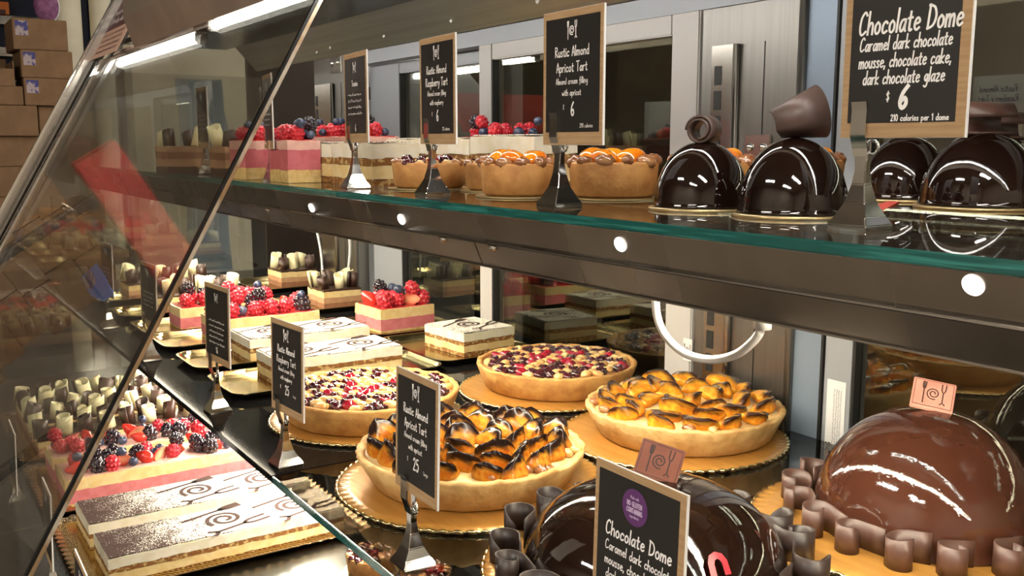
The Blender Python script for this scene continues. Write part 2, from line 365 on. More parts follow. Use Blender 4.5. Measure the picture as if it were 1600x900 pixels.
# ---------------------------------------------------------------- hand lettering (single strokes drawn as flat ribbons)
G = {
'a': (3.2, [[(3, 3.6), (2, 4), (.8, 3.4), (.2, 1.5), (.9, 0), (2, .6), (3, 3)], [(3, 4), (2.8, 1), (3.3, 0)]]),
'b': (2.8, [[(0, 8), (0, 0)], [(0, 2.6), (1.2, 4), (2.6, 3), (2.4, .8), (1.2, 0), (0, .6)]]),
'c': (2.8, [[(2.8, 3.3), (1.8, 4), (.5, 3), (.3, 1), (1.2, 0), (2.8, .7)]]),
'd': (3, [[(2.8, 3.4), (1.6, 4), (.4, 2.8), (.4, .8), (1.4, 0), (2.6, 1)], [(2.9, 8), (2.8, 0)]]),
'e': (2.9, [[(.4, 2), (2.8, 2.6), (2.4, 3.8), (1.3, 4), (.4, 2.6), (.5, .9), (1.6, 0), (2.9, .8)]]),
'f': (2.5, [[(2.8, 7.4), (1.9, 8), (1.3, 6.5), (1.1, 0), (.9, -2)], [(.1, 4), (2.5, 4.2)]]),
'g': (3, [[(2.8, 3.5), (1.6, 4), (.4, 2.6), (.9, .6), (2, .8), (2.8, 3.6)], [(2.9, 4), (2.8, -1.5), (1.6, -3), (.3, -2.2)]]),
'h': (2.7, [[(0, 8), (0, 0)], [(0, 2.2), (1.2, 4), (2.4, 3.4), (2.6, 0)]]),
'i': (.5, [[(.2, 4), (.2, 0)], [(.25, 5.5), (.4, 6.1)]]),
'k': (2.6, [[(0, 8), (0, 0)], [(2.4, 4), (.1, 1.8), (2.6, 0)]]),
'l': (.5, [[(.3, 8), (.2, 0)]]),
'm': (4.2, [[(0, 4), (0, 0)], [(0, 2.4), (1.2, 4), (1.9, 3.2), (1.9, 0)], [(1.9, 2.4), (3.1, 4), (3.9, 3.2), (4, 0)]]),
'n': (2.7, [[(0, 4), (0, 0)], [(0, 2.4), (1.3, 4), (2.4, 3.2), (2.5, 0)]]),
'o': (3, [[(1.5, 4), (.3, 2.8), (.4, .8), (1.5, 0), (2.7, 1), (2.7, 3), (1.5, 4)]]),
'p': (2.8, [[(0, 4), (-.1, -3)], [(0, 2.6), (1.3, 4), (2.6, 3), (2.4, .8), (1.2, 0), (0, .7)]]),
'r': (2, [[(0, 4), (0, 0)], [(0, 2.2), (1, 3.8), (2, 3.9)]]),
's': (2.2, [[(2.2, 3.5), (1.2, 4), (.4, 3.1), (2, 1.2), (1.3, 0), (.1, .5)]]),
't': (2.2, [[(1, 6.4), (.9, .8), (1.6, 0), (2.2, .4)], [(0, 4.2), (2.2, 4.4)]]),
'u': (2.6, [[(0, 4), (.2, .9), (1.2, 0), (2.3, 1.4)], [(2.5, 4), (2.4, 0)]]),
'w': (3.8, [[(0, 4), (.8, 0), (1.9, 3), (2.7, 0), (3.8, 4)]]),
'y': (2.6, [[(0, 4), (1.3, .6)], [(2.6, 4), (1.2, -1), (.2, -3)]]),
'z': (2.6, [[(.2, 3.9), (2.4, 4), (.1, 0), (2.6, .2)]]),
'A': (3.4, [[(0, 0), (1.8, 8), (3.4, 0)], [(.5, 2.6), (3, 2.8)]]),
'C': (3.9, [[(3.6, 6.8), (2.4, 8), (.6, 6), (.3, 2), (1.6, 0), (3.8, 1.2)]]),
'D': (4, [[(.3, 8), (.2, 0)], [(-.2, 7.8), (2.6, 7), (3.9, 4), (2.8, 1), (0, 0)]]),
'E': (3, [[(3, 8), (.2, 8)], [(.2, 8), (.1, 0)], [(.1, 0), (3, 0)], [(.2, 4.2), (2.6, 4.2)]]),
'G': (4, [[(3.6, 6.8), (2.4, 8), (.6, 6), (.3, 2), (1.6, 0), (3.5, .8), (3.8, 3.4), (2.2, 3.4)]]),
'I': (.6, [[(.2, 8), (.2, 0)]]),
'L': (2.6, [[(.2, 8), (.1, 0)], [(.1, 0), (2.6, .2)]]),
'M': (4, [[(0, 0), (.3, 8)], [(.3, 8), (2, 3)], [(2, 3), (3.7, 8)], [(3.7, 8), (4, 0)]]),
'N': (3.4, [[(0, 0), (.1, 8)], [(.1, 8), (3.2, 0)], [(3.2, 0), (3.3, 8)]]),
'O': (3.6, [[(1.8, 8), (.3, 6), (.3, 2), (1.8, 0), (3.3, 2), (3.3, 6), (1.8, 8)]]),
'R': (3.2, [[(.2, 8), (.1, 0)], [(0, 7.8), (2.4, 7.8), (2.8, 5.6), (.3, 4.2)], [(.3, 4.2), (3.3, 0)]]),
'S': (3, [[(3, 7), (1.6, 8), (.4, 6.2), (2.8, 2.6), (1.6, 0), (0, 1)]]),
'T': (3.3, [[(-.3, 7.8), (3.6, 8)], [(1.7, 7.9), (1.6, 0)]]),
'U': (3.3, [[(0, 8), (.3, 1), (1.7, 0), (3, 1), (3.3, 8)]]),
'W': (4.6, [[(0, 8), (1.1, 0)], [(1.1, 0), (2.3, 6)], [(2.3, 6), (3.5, 0)], [(3.5, 0), (4.6, 8)]]),
'0': (3.2, [[(1.6, 8), (.3, 6), (.3, 2), (1.6, 0), (2.9, 2), (2.9, 6), (1.6, 8)]]),
'1': (1.4, [[(0, 6.4), (1.2, 8)], [(1.2, 8), (1.1, 0)]]),
'2': (3, [[(.2, 6.4), (1.4, 8), (2.8, 6.6), (1.6, 3), (.1, 0)], [(.1, 0), (3, .2)]]),
'5': (3, [[(2.9, 8), (.6, 7.8)], [(.6, 7.8), (.4, 4.6), (2, 5), (3, 3), (1.8, 0), (.1, .8)]]),
'6': (3, [[(2.4, 8), (.8, 5.4), (.3, 2), (1.5, 0), (2.8, 1.6), (2, 3.8), (.5, 2.4)]]),
'9': (3, [[(2.7, 6.4), (1.4, 8), (.3, 6), (1.2, 4.2), (2.6, 6)], [(2.7, 6.8), (2.2, 0)]]),
'$': (2.6, [[(2.4, 6.4), (1.3, 7.2), (.3, 5.8), (2.2, 2.8), (1.3, 1), (.1, 1.8)], [(1.5, 8.4), (1.1, -.4)]]),
',': (.6, [[(.5, .6), (.1, -1.2)]]),
' ': (2.0, []),
}
def text_strokes(s, cap, track=1.15):
    u = cap / 8.0; x = 0; out = []
    for ch in s:
        w, st = G.get(ch, G[' '])
        for pl in st: out.append([((x + px) * u, py * u) for px, py in pl])
        x += w + track
    return out, max(x - track, 0) * u
def flat(bm, strokes, w, M4, k=3):
    """strokes in (x, z) -> flat ribbons of width w lying in the plane given by M4"""
    for pl in strokes:
        P = smooth_path([(p[0], p[1]) for p in pl], k); n = len(P); prev = None
        for i, p in enumerate(P):
            d = P[min(i + 1, n - 1)] - P[max(i - 1, 0)]
            d = d.normalized() if d.length > 1e-9 else Vector((1, 0))
            nn = Vector((-d.y, d.x)) * (w / 2)
            e = -d * (w * .35) if i == 0 else (d * (w * .35) if i == n - 1 else Vector((0, 0)))
            a = bm.verts.new(M4 @ Vector((p.x + nn.x + e.x, 0, p.y + nn.y + e.y))); b = bm.verts.new(M4 @ Vector((p.x - nn.x + e.x, 0, p.y - nn.y + e.y)))
            if prev: bm.faces.new((prev[0], a, b, prev[1]))
            prev = (a, b)
def spiral(r0, r1, a0, a1, n=26, cx=0, cy=0):
    return [(cx + (r0 + (r1 - r0) * i / n) * cos(a0 + (a1 - a0) * i / n), cy + (r0 + (r1 - r0) * i / n) * sin(a0 + (a1 - a0) * i / n)) for i in range(n + 1)]
LOGO = [[(-3.3, 4), (-3.3, 2.2), (-2.9, 1.4), (-2.5, 2.2), (-2.4, 4)], [(-2.9, 4), (-2.85, -3.6)],
        spiral(.5, 2.1, 0, 3.6 * pi, 30, 0, .2),
        [(2.3, 4), (2.3, 2), (2.85, 1.1), (3.4, 2), (3.5, 4)], [(2.85, 1.1), (2.85, -2.6)], [(2.2, -3.3), (2.9, -2.6), (3.6, -3.3)]]
def logo(size, cx, cz): return [[(cx + px * size / 8, cz + pz * size / 8) for px, pz in pl] for pl in LOGO]
def squiggle(cx, z, w, h, seed):
    r = random.Random(seed); out = []; x = cx - w / 2
    while x < cx + w / 2 - h:
        L_ = r.uniform(2, 5) * h; n = max(3, int(L_ / (h * .45))); x2 = min(x + L_, cx + w / 2)
        out.append([(x + (x2 - x) * i / n, z + h * (.5 + .5 * (-1) ** i * r.uniform(.3, 1)) + (h * .7 if r.random() < .15 else 0)) for i in range(n + 1)])
        x = x2 + h * .8
    return out
def text_at(s, cx, z, cap, maxw=None, slope=0.0):
    st, w = text_strokes(s, cap)
    f = 1.0 if not maxw or w <= maxw else maxw / w
    return [[(cx - w * f / 2 + px * f + slope * pz, z + pz) for px, pz in pl] for pl in st]

# ================================================================ SETTING: the store and the case shell
struct(box('floor', M['floor'], -8, 3, -3.5, 4.5, ZF - .05, ZF))
struct(box('ceiling', M['roomceil'], -8, 3, -3.5, 4.5, 1.75, 1.8))
struct(box('wall_left', M['room'], -8.05, -8, -3.5, 4.5, ZF, 1.75))
struct(box('wall_back', M['wallbrown'], -8, 3, 4.5, 4.55, ZF, 1.75))
struct(box('wall_partition', M['wallbrown'], -2.79, .9, 2.3, 2.35, ZF, 1.75), 'dark kitchen wall behind the rear doors', 'wall')
struct(box('wall_bulkhead', M['wallbrown'], -2.79, .9, YB + .06, YB + .10, .26, 1.75), 'dark bulkhead above the rear doors', 'wall')
struct(box('wall_front', M['room'], -8, 3, -3.55, -3.5, ZF, 1.75))
struct(box('wall_right', M['room'], 3, 3.05, -3.5, 4.5, ZF, 1.75))

# store ceiling lamps over the aisle (seen only as reflections), one added to light the cartons
def ceiling_lamp(x, y, label):
    t = thing('ceiling_lamp', label, 'ceiling lamp', (x, y, 1.75), 0, 'ceiling lamps of the store')
    bm = bmesh.new(); bx(bm, -.62, .62, -.16, .16, -.055, 0, .008)
    put('housing', mesh_of(bm, 'lamp_housing', M['alulight']), t)
    bm = bmesh.new(); bx(bm, -.58, .58, -.12, .12, -.068, -.0551, .004)
    put('diffuser', mesh_of(bm, 'lamp_diffuser', M['store']), t)
for (x, y, lb) in ((-1.4, -2.3, 'long store ceiling lamp above the aisle across from the far glass'), (-3.6, 2.3, 'long store ceiling lamp behind the far end of the case'),
                   (1.2, -1.1, 'long store ceiling lamp above the aisle, nearest the right end'), (1.7, .9, 'long store ceiling lamp beyond the near end of the case'), (.9, -2.6, 'long store ceiling lamp above the far side of the aisle')):
    ceiling_lamp(x, y, lb)

kl = thing('kitchen_lamp', 'dim ceiling lamp of the kitchen behind the case', 'ceiling lamp', (-2.1, 1.55, 1.75))  # added to brighten the black crate, no lamp is known there
bm = bmesh.new(); bx(bm, -.62, .62, -.16, .16, -.055, 0, .008); put('housing', mesh_of(bm, 'kitchen_housing', M['alulight']), kl)
bm = bmesh.new(); bx(bm, -.58, .58, -.12, .12, -.068, -.0551, .004); put('diffuser', mesh_of(bm, 'kitchen_diffuser', M['kitchen']), kl)

# ---- case body
XL, XR = -2.80, 0.75
struct(box('case_deck', M['deck'], XL, XR, .045, YB, ZD - .03, ZD), 'grey steel bottom deck of the display case', 'display case')
struct(box('case_base', M['black'], XL, XR, .10, YB, ZF, ZD - .031), 'black plinth under the deck of the display case', 'display case')
# deck seam
t = box('deck_seam', M['rail'], -1.678, -1.672, .065, .2, ZD + .0002, ZD + .0012); struct(t, 'thin bright joint across the front of the deck', 'joint')

def glass_shelf(name, label, x0, x1, y0, y1, ztop, th, pane, edge_m):
    t = thing(name, label, 'shelf', (0, 0, ztop))
    box('pane', pane, x0, x1, y0 + .0022, y1, -th, 0, t)
    box('edge', edge_m, x0, x1, y0, y0 + .0022, -th, 0, t, .0006)
    return t
glass_shelf('glass_shelf', 'upper clear glass shelf with a green cut edge carrying the small cakes', -2.72, .55, .425, YB - .03, ZU, .0072, M['glass'], M['teal'])
glass_shelf('glass_shelf', 'black glass middle shelf under the gold trays, beyond the shelf joint', -2.74, -1.0015, .340, YB - .01, ZM, .0085, M['blackglass'], M['blackglass'])
glass_shelf('glass_shelf', 'smoked glass middle shelf under the tarts and large domes', -.9985, .55, .340, YB - .01, ZM, .0085, M['darkglass'], M['teal'])

# ---- light beam under the upper shelf
beam = thing('light_beam', 'long brushed steel light beam hung under the upper glass shelf', 'light beam', (0, 0, 0))
bm = bmesh.new()
prism(bm, [(-2.70, .432, -.0607), (-2.70, .441, -.0850), (-2.70, .50, -.0850), (-2.70, .50, -.0607)], (3.25, 0, 0))
put('upper_fascia', mesh_of(bm, 'upper_fascia', M['beam']), beam)
bm = bmesh.new()
prism(bm, [(-2.70, .4455, -.0868), (-2.70, .455, -.1092), (-2.70, .462, -.1092), (-2.70, .462, -.0868)], (2.70 - .739, 0, 0))
prism(bm, [(-.7375, .4455, -.0868), (-.7375, .455, -.1092), (-.7375, .462, -.1092), (-.7375, .462, -.0868)], (1.285, 0, 0))
put('lower_fascia', mesh_of(bm, 'lower_fascia', M['beam']), beam)
box('back_plate', M['steel'], -2.70, .55, .545, .552, -.1092, -.0607, beam)
box('crease_rail', M['chrome'], -2.70, .55, .4380, .4414, -.0860, -.0848, beam)
box('crease_gap', M['dark'], -2.70, .55, .4415, .4450, -.0872, -.0852, beam)
box('bottom_rail', M['rail'], -2.70, .55, .4535, .4562, -.1104, -.1092, beam)
for xa, wd, mm in ((-2.66, 1.40, 'strip'), (-1.22, 1.72, 'stripn')):
    bm = bmesh.new(); prism(bm, [(xa, .558, -.1090), (xa, .582, -.1040), (xa, .5819, -.1032), (xa, .5579, -.1082)], (wd, 0, 0))
    put('light_strip', mesh_of(bm, 'light_strip', M[mm]), beam)
bm = bmesh.new(); prism(bm, [(-2.68, .5535, -.1108), (-2.68, .5568, -.1108), (-2.68, .5568, -.1082), (-2.68, .5832, -.1026), (-2.68, .5880, -.1026), (-2.68, .5880, -.0607), (-2.68, .5535, -.0607)], (3.2, 0, 0))
put('lamp_housing', mesh_of(bm, 'beam_lamp_housing', M['black']), beam)
for px, py in ((485, 325), (626, 343), (971, 382), (1525, 445)):
    p = aty(px, py, .4365)
    bm = bmesh.new(); lathe(bm, [(.0001, .0014), (.0048, .0012), (.0055, .0003), (.0055, -.002)], 20)
    put('indicator_light', mesh_of(bm, 'indicator', M['spot'], True), beam, (p.x, .432 + (-.0607 - p.z) * .37 - .0005, p.z), (radians(110), 0, 0))
for px, py in ((420, 333), (694, 374), (772, 388)):
    p = aty(px, py, .447)
    bm = bmesh.new(); ell(bm, (0, 0, 0), (.0065, .004, .0036), 12, 8)
    put('screw', mesh_of(bm, 'screw', M['chrome'], True), beam, (p.x, .446, -.0895))
# cables hanging below the beam
def cable(label, pts, r):
    bm = bmesh.new(); tube(bm, smooth_path(pts, 6), r, 10)
    o = put('power_cable', mesh_of(bm, 'power_cable', M['cable'], True)); return tag(o, label, 'cable')
P = [aty(x, y, .558) for x, y in ((1024, 440), (1026, 490), (1040, 525), (1070, 552), (1110, 562), (1150, 554), (1180, 530), (1192, 508))]
cable('thick white power cable looping below the light beam by the steel post', P, .0036)
bm = bmesh.new(); lathe(bm, [(.0001, -.012), (.0066, -.012), (.0072, .002), (.0045, .016), (.0001, .016)], 16)
tag(put('cable_gland', mesh_of(bm, 'cable_gland', M['cable'], True), None, P[-1] + Vector((0, 0, .009))), 'white gland where the looping cable enters the light beam', 'cable gland')
for (xa, xb, lb) in (((491, 365), (505, 425), 'left thin wire slanting down behind the striped chocolate cakes'), ((545, 370), (541, 425), 'right thin wire hanging behind the striped chocolate cakes')):
    a = aty(xa[0], xa[1] - 22, .90); b = aty(xb[0], xb[1] + 18, .90)
    cable(lb, [a, (a + b) / 2 + Vector((.004, .004, 0)), b], .0030)

# lamp under the middle shelf
lp = thing('deck_lamp', 'slim lamp under the middle shelf lighting the deck', 'lamp', (0, 0, 0))
box('housing', M['black'], -2.6, -1.02, .60, .66, ZM - .0235, ZM - .0095, lp)
box('light_strip', M['stripd'], -2.58, -1.04, .606, .654, ZM - .0275, ZM - .0236, lp)

# ---- tube lamps over the upper shelf
def tube_lamp(label, x0, x1, y, z):
    t = thing('tube_lamp', label, 'lamp', (0, 0, 0))
    bm = bmesh.new(); bx(bm, x0, x1, y - .016, y + .016, z + .010, z + .028, .003)
    put('housing', mesh_of(bm, 'tube_housing', M['ceil']), t)
    bm = bmesh.new(); tube(bm, [(x0 + .015, y, z), (x1 - .015, y, z)], .0085, 14)
    put('tube', mesh_of(bm, 'tube', M['tube'], True), t)
    for xx in (x0 + .008, x1 - .008):
        bm = bmesh.new(); bx(bm, xx - .008, xx + .008, y - .011, y + .011, z - .011, z + .012, .003)
        put('end_cap', mesh_of(bm, 'end_cap', M['alulight']), t)
a = aty(332, 44, .56)
tube_lamp('bright near tube lamp under the dark case ceiling', a.x, .5, .56, a.z + .004)
b0 = aty(130, 118, .56); b1 = aty(316, 58, .56)
tube_lamp('far tube lamp seen through the front glass by the case end', -2.74, b1.x, .56, (b0.z + b1.z) / 2)

# ---- ceiling of the case, tan front beam, rear header
struct(box('case_ceiling', M['ceil'], -2.78, .75, .585, .86, .262, .275), 'black shiny ceiling inside the display case', 'display case')
bm = bmesh.new(); prism(bm, [(-2.27, .50, .208), (-2.27, .53, .275), (-2.27, .53, .45), (-2.27, .485, .45), (-2.27, .480, .27)], (3.0, 0, 0))
bm2 = bmesh.new()
struct(put('trim_1', mesh_of(bm, 'front_beam', M['tan'])), 'tan painted beam along the top front of the case', 'beam')
bm = bmesh.new()
prism(bm, [(-2.78, YB - .02, .207), (-2.78, YB - .012, .207), (-2.78, .868, .300), (-2.78, .86, .300)], (3.5, 0, 0))
struct(put('trim_2', mesh_of(bm, 'header', M['steel'])), 'stainless steel header above the rear doors', 'header')
for px, py in ((499, 82), (522, 75), (607, 57), (714, 33), (851, 3)):
    p = aty(px, py, YB - .028)
    bm = bmesh.new(); ell(bm, (0, 0, 0), (.006, .003, .006), 12, 8)
    o = put('header_screw', mesh_of(bm, 'header_screw', M['steel'], True), None, (p.x, YB - .02 - (p.z - .207) * .95 - .001, p.z))
    tag(o, 'round screw head on the steel header, %s' % {499: 'leftmost of the five', 522: 'second from the left', 607: 'left of the header joint', 714: 'right of the header joint', 851: 'above the apricot card'}[px], 'screw', 'screws on the steel header')
box_ = box('header_joint', M['dark'], -1.866, -1.862, YB - .075, YB - .0725, .248, .249)
bpy.data.objects.remove(box_)
struct(box('door_rail', M['alu'], -2.10, .7, YB - .016, YB + .02, .178, .206), 'grey upper rail of the rear sliding doors', 'rail')

# ---- rear wall: posts, doors.  x positions measured on y = .95
def bracket(parent, x, z, s=1.0):
    b = put('bracket', mesh_of((lambda bm: (bx(bm, -.022 * s, .022 * s, -.004, 0, -.016 * s, .016 * s, .0015), bm)[1])(bmesh.new()), 'bracket', M['rail']), parent, (x, YB - .012, z))
    for dx in (-.011, .011):
        bm = bmesh.new(); ell(bm, (0, 0, 0), (.0055 * s, .004, .0055 * s), 12, 8)
        put('screw', mesh_of(bm, 'bracket_screw', M['chrome'], True), b, (dx * s, -.0045, 0))
def post(label, x0, x1, sx0, sx1, zs, brk):
    t = thing('steel_post', label, 'post', (0, 0, 0))
    bm = bmesh.new(); bx(bm, x0, x1, YB - .012, YB + .02, ZD, .215); put('sheet', mesh_of(bm, 'post_sheet', M['steel_v']), t)
    bm = bmesh.new(); tube(bm, [(x1 - .004, YB - .012, ZD), (x1 - .004, YB - .012, .215)], .006, 12); put('rolled_edge', mesh_of(bm, 'rolled_edge', M['steel_v'], True), t)
    bm = bmesh.new(); bx(bm, sx0, sx1 - .008, YB - .018, YB - .0121, ZD, zs); st = put('shelf_standard', mesh_of(bm, 'shelf_standard', M['rail']), t)
    bm = bmesh.new(); tube(bm, [(sx1 - .004, YB - .016, ZD), (sx1 - .004, YB - .016, zs)], .0045, 10); put('standard_lip', mesh_of(bm, 'standard_lip', M['rail'], True), t)
    z = .089 if zs < .14 else .105; k = 0
    while z > ZD + .05 and k < 32:
        box('slot', M['dark'], sx0 + .006, sx0 + .019, YB - .0186, YB - .0181, z - .0125, z + .0125, st); z -= .0325; k += 1
    bracket(t, *brk)
    box('sheet_joint', M['dark'], (sx1 + x1) / 2 - .012, (sx1 + x1) / 2 - .0112, YB - .0128, YB - .0121, ZD, zs + .0, t)
    return t
post('wide stainless post with slotted standard between the two right doors', -.975, -.800, -.951, -.905, .128, (-.868, YB and -.005))
post('far stainless post with a two-screw bracket beside the far door', -2.36, -2.125, -2.345, -2.235, .145, (-2.215, .192, 1.5))
def door(n, label, x0, x1, y, sl, sr, top, glass_z1, fm=None):
    """sliding glass door: stiles, rails, pane"""
    t = thing('door_%d' % n, label, 'door', (0, 0, 0)); t['kind'] = 'structure'
    fm = fm or M['alulight']
    z1 = .178 if n != 2 else .205
    box('stile', fm, x0, x0 + sl, y - .014, y + .014, ZD, z1, t, .002); box('stile', fm, x1 - sr, x1, y - .014, y + .014, ZD, z1, t, .002)
    box('top_rail', fm, x0 + sl, x1 - sr, y - .0135, y + .0135, glass_z1, z1, t, .002); box('bottom_rail', fm, x0 + sl, x1 - sr, y - .0135, y + .0135, ZD, ZD + .05, t, .002)
    box('pane', M['doorglass'], x0 + sl - .004, x1 - sr + .004, y - .003, y + .003, ZD + .046, glass_z1 + .004, t)
    box('gasket', M['dark'], x0 + sl - .0005, x0 + sl + .003, y - .0138, y + .0005, ZD + .05, glass_z1, t)
    return t
door(1, 'far rear sliding door with dark glass and blue grey stile', -2.10, -1.50, YB + .035, .15, .05, 0, .153, M['alu'])
door(2, 'middle rear sliding door in a pale square frame', -1.555, -.980, YB, .045, .055, 0, .150)
door(3, 'near rear sliding door at the right edge', -.752, .25, YB + .004, .042, .05, 0, .17, M['alu'])
struct(box('trim_3', M['alublue'], -.800, -.756, YB - .01, YB + .03, ZD, .25), 'blue grey door channel beside the wide steel post', 'channel')
struct(box('trim_4', M['dark'], -.756, -.7525, YB - .012, YB + .03, ZD, .25), 'dark gasket strip of the blue grey door channel', 'gasket')
# warning sticker on the right door stile
ws = thing('warning_label', 'white warning sticker running up the grey stile of the near door', 'label', (-.731, YB - .0106, -.345))
box('sheet', M['white'], -.0135, .0135, -.0004, 0, -.055, .060, ws)
bm = bmesh.new()
R90 = Matrix.Rotation(radians(-90), 4, 'Y')
flat(bm, text_at('WARNING', -.032, -.003, .007), .0011, Matrix.Translation((-.0075, -.0008, 0)) @ R90, 2)
for j in range(4): flat(bm, squiggle(.012, 0, .075, .0016, 40 + j), .0005, Matrix.Translation((-.001 + .0032 * j, -.0008, 0)) @ R90, 1)
put('lettering', mesh_of(bm, 'warning_lettering', M['cardblack']), ws)
ws2 = thing('frame_sticker', 'small square white sticker low on the middle door frame', 'label', (-.985, YB - .0146, -.292))
box('sheet', M['white'], -.009, .009, -.0004, 0, -.016, .016, ws2)
bm = bmesh.new(); flat(bm, logo(.016, 0, 0), .0009, Matrix.Translation((0, -.0008, 0)), 1); put('print', mesh_of(bm, 'sticker_print', M['greyplastic']), ws2)

# things in the kitchen behind the far doors
cr = thing('black_crate', 'black bakery crate with a wire rack on top behind the far door', 'crate', (-2.25, 1.18, ZF))
CH = 1.10
box('body', M['black'], -.15, .52, 0, .4, .0, CH, cr, .01)
box('cover', M['greyplastic'], -.12, .30, -.006, -.0005, CH - .34, CH - .09, cr, .004)
for k in range(14):
    bm = bmesh.new(); tube(bm, [(-.13 + .048 * k, -.01, CH + .025), (-.13 + .048 * k, .41, CH + .025)], .005, 6)
    put('wire', mesh_of(bm, 'rack_wire', M['greyplastic'], True), cr)
box('wire_rail', M['greyplastic'], -.15, .52, -.012, -.004, CH + .004, CH + .018, cr)
box('latch', M['rail'], .33, .37, -.02, -.001, CH - .16, CH - .03, cr, .004)
box('front_rod', M['rail'], .375, .382, -.014, -.007, CH - .42, CH - .17, cr)
dr = thing('round_drum', 'grey round drum seen through the upper far door', 'drum', (-3.08, 1.62, ZF))
bm = bmesh.new(); lathe(bm, [(.001, 0), (.24, 0), (.25, .02), (.25, 1.40), (.23, 1.50), (.16, 1.58), (.001, 1.60)], 40)
put('body', mesh_of(bm, 'drum_body', M['alu'], True), dr); box('band', M['black'], -.02, .22, -.262, -.246, 1.44, 1.48, dr)

# ---- sloping front glass (far pane), its cut edge and the framed end
KY = .56
def fy(z): return .39 + KY * z
fg = thing('front_glass', 'large sloping front pane over the far half of the case', 'glass pane', (0, 0, 0))
z0, z1 = -.60, .206; th = .006
def slab(name, m, x0, x1, za, zb, n0, n1, parent):
    nv = Vector((0, -1, KY)).normalized()
    bm = bmesh.new()
    q = [Vector((x0, fy(za), za)) + nv * n0, Vector((x0, fy(za), za)) + nv * n1, Vector((x0, fy(zb), zb)) + nv * n1, Vector((x0, fy(zb), zb)) + nv * n0]
    prism(bm, q, (x1 - x0, 0, 0)); return put(name, mesh_of(bm, name, m), parent)
slab('pane', M['front'], -2.66, -1.1881, z0, z1, 0, th, fg)
slab('black_edge', M['seam'], -1.1879, -1.1812, z0, z1, -.001, th + .001, fg)
slab('bright_edge', M['seamedge'], -1.1810, -1.1798, z0, z1, -.001, th * .6, fg)
ef = thing('end_frame', 'chrome and dark glass frame at the far end of the case', 'frame', (0, 0, 0))
slab('chrome_rail', M['chrome'], -2.815, -2.800, -.59, .5, .014, .030, ef)
slab('inner_rail', M['rail'], -2.80, -2.785, -.59, .5, .002, .024, ef)
slab('dark_panel', M['barglass'], -2.785, -2.70, -.59, .5, -.004, .004, ef)
slab('middle_strip', M['seam'], -2.745, -2.735, -.59, .5, .0045, .007, ef)
slab('grey_panel', M['barglass'], -2.70, -2.668, -.59, .5, -.018, -.010, ef)
slab('bright_edge', M['chrome'], -2.667, -2.661, -.59, .5, -.026, -.016, ef)
bm = bmesh.new(); prism(bm, [(-2.806, fy(ZD) + .004, ZD), (-2.806, fy(.19) + .004, .19), (-2.806, YB, .19), (-2.806, YB, ZD)], (.006, 0, 0))
struct(put('end_glass', mesh_of(bm, 'end_glass', M['endglass'])), 'clear end panel of the case that mirrors the deck cakes', 'glass pane')

# notice sheet stuck on the end frame
nv = Vector((0, -1, KY)).normalized(); dv = Vector((0, KY, 1)).normalized()
def on_slope(x, z, n): return Vector((x, fy(z), z)) + nv * n
ns = thing('notice_sheet', 'maroon and peach notice sheet stuck on the far glass frame', 'notice', (0, 0, 0))
za, zb, zc = .212, .285, .372
NX0, NX1, NC = -2.783, -2.46, -2.63
bm = bmesh.new(); q = [on_slope(NX0, za, .009), on_slope(NX1, za, .009), on_slope(NX1, zb, .009), on_slope(NX0, zb, .009)]; prism(bm, q, nv * .0006)
put('body', mesh_of(bm, 'notice_body', M['peach']), ns)
bm = bmesh.new(); q = [on_slope(NX0, zb, .009), on_slope(NX1, zb, .009), on_slope(NX1, zc, .009), on_slope(NX0, zc, .009)]; prism(bm, q, nv * .0006)
put('heading', mesh_of(bm, 'notice_heading', M['maroon']), ns)
def slope_M(x, z, n):
    p = on_slope(x, z, n); return Matrix(((1, 0, 0, p.x), (0, -nv.y, dv.y, p.y), (0, -nv.z, dv.z, p.z), (0, 0, 0, 1)))
bm = bmesh.new()
for j in range(4): flat(bm, squiggle(0, 0, .26, .006, 60 + j), .0030, slope_M(NC, .268 - .0145 * j, .0100), 1)
put('lettering', mesh_of(bm, 'notice_lettering', M['maroon']), ns)
bm = bmesh.new()
for j in range(2): flat(bm, squiggle(0, 0, .26, .014, 71 + j), .0050, slope_M(NC, .300 + .026 * j, .0100), 2)
put('heading_lettering', mesh_of(bm, 'notice_heading_lettering', M['chalk']), ns)

# ---- beyond the far end: pillar, cartons, rack, red display
pl = thing('plaster_pillar', 'cream plaster pillar with torn blue grey paper beyond the case end', 'pillar', (-3.5, 0, ZF))
bm = bmesh.new(); bx(bm, -.06, .06, .745, 1.13, 0, 1.66)
put('shaft', mesh_of(bm, 'pillar_shaft', M['wallcream']), pl)
bm = bmesh.new(); rr = random.Random(3); pts = []
for k in range(14):
    pts.append((.0605, .885 + .006 * rr.uniform(-1, 1) + .05 * (k / 13), 1.52 - k * .11))
pts2 = [(.0605, 1.04 + .016 * rr.uniform(-1, 1) + .02 * sin(k * .9) + .05 * (k / 13), 1.52 - k * .11) for k in range(14)]
a = [bm.verts.new(p) for p in pts]; b = [bm.verts.new(p) for p in pts2]
a2 = [bm.verts.new((p[0] + .002, p[1], p[2])) for p in pts]; b2 = [bm.verts.new((p[0] + .002, p[1], p[2])) for p in pts2]
for k in range(13):
    bm.faces.new((a[k], b[k], b[k + 1], a[k + 1])); bm.faces.new((a2[k], b2[k], b2[k + 1], a2[k + 1])); bm.faces.new((a[k], a2[k], a2[k + 1], a[k + 1])); bm.faces.new((b[k], b2[k], b2[k + 1], b[k + 1]))
put('torn_paper', mesh_of(bm, 'torn_paper', M['wallblue']), pl)
bm = bmesh.new(); bx(bm, -.04, .04, 1.14, 1.9, 0, 1.62); tag(put('brown_panel', mesh_of(bm, 'brown_panel', M['wallbrown']), None, (-3.62, 0, ZF)), 'dark brown board right of the plaster pillar beyond the case', 'board')
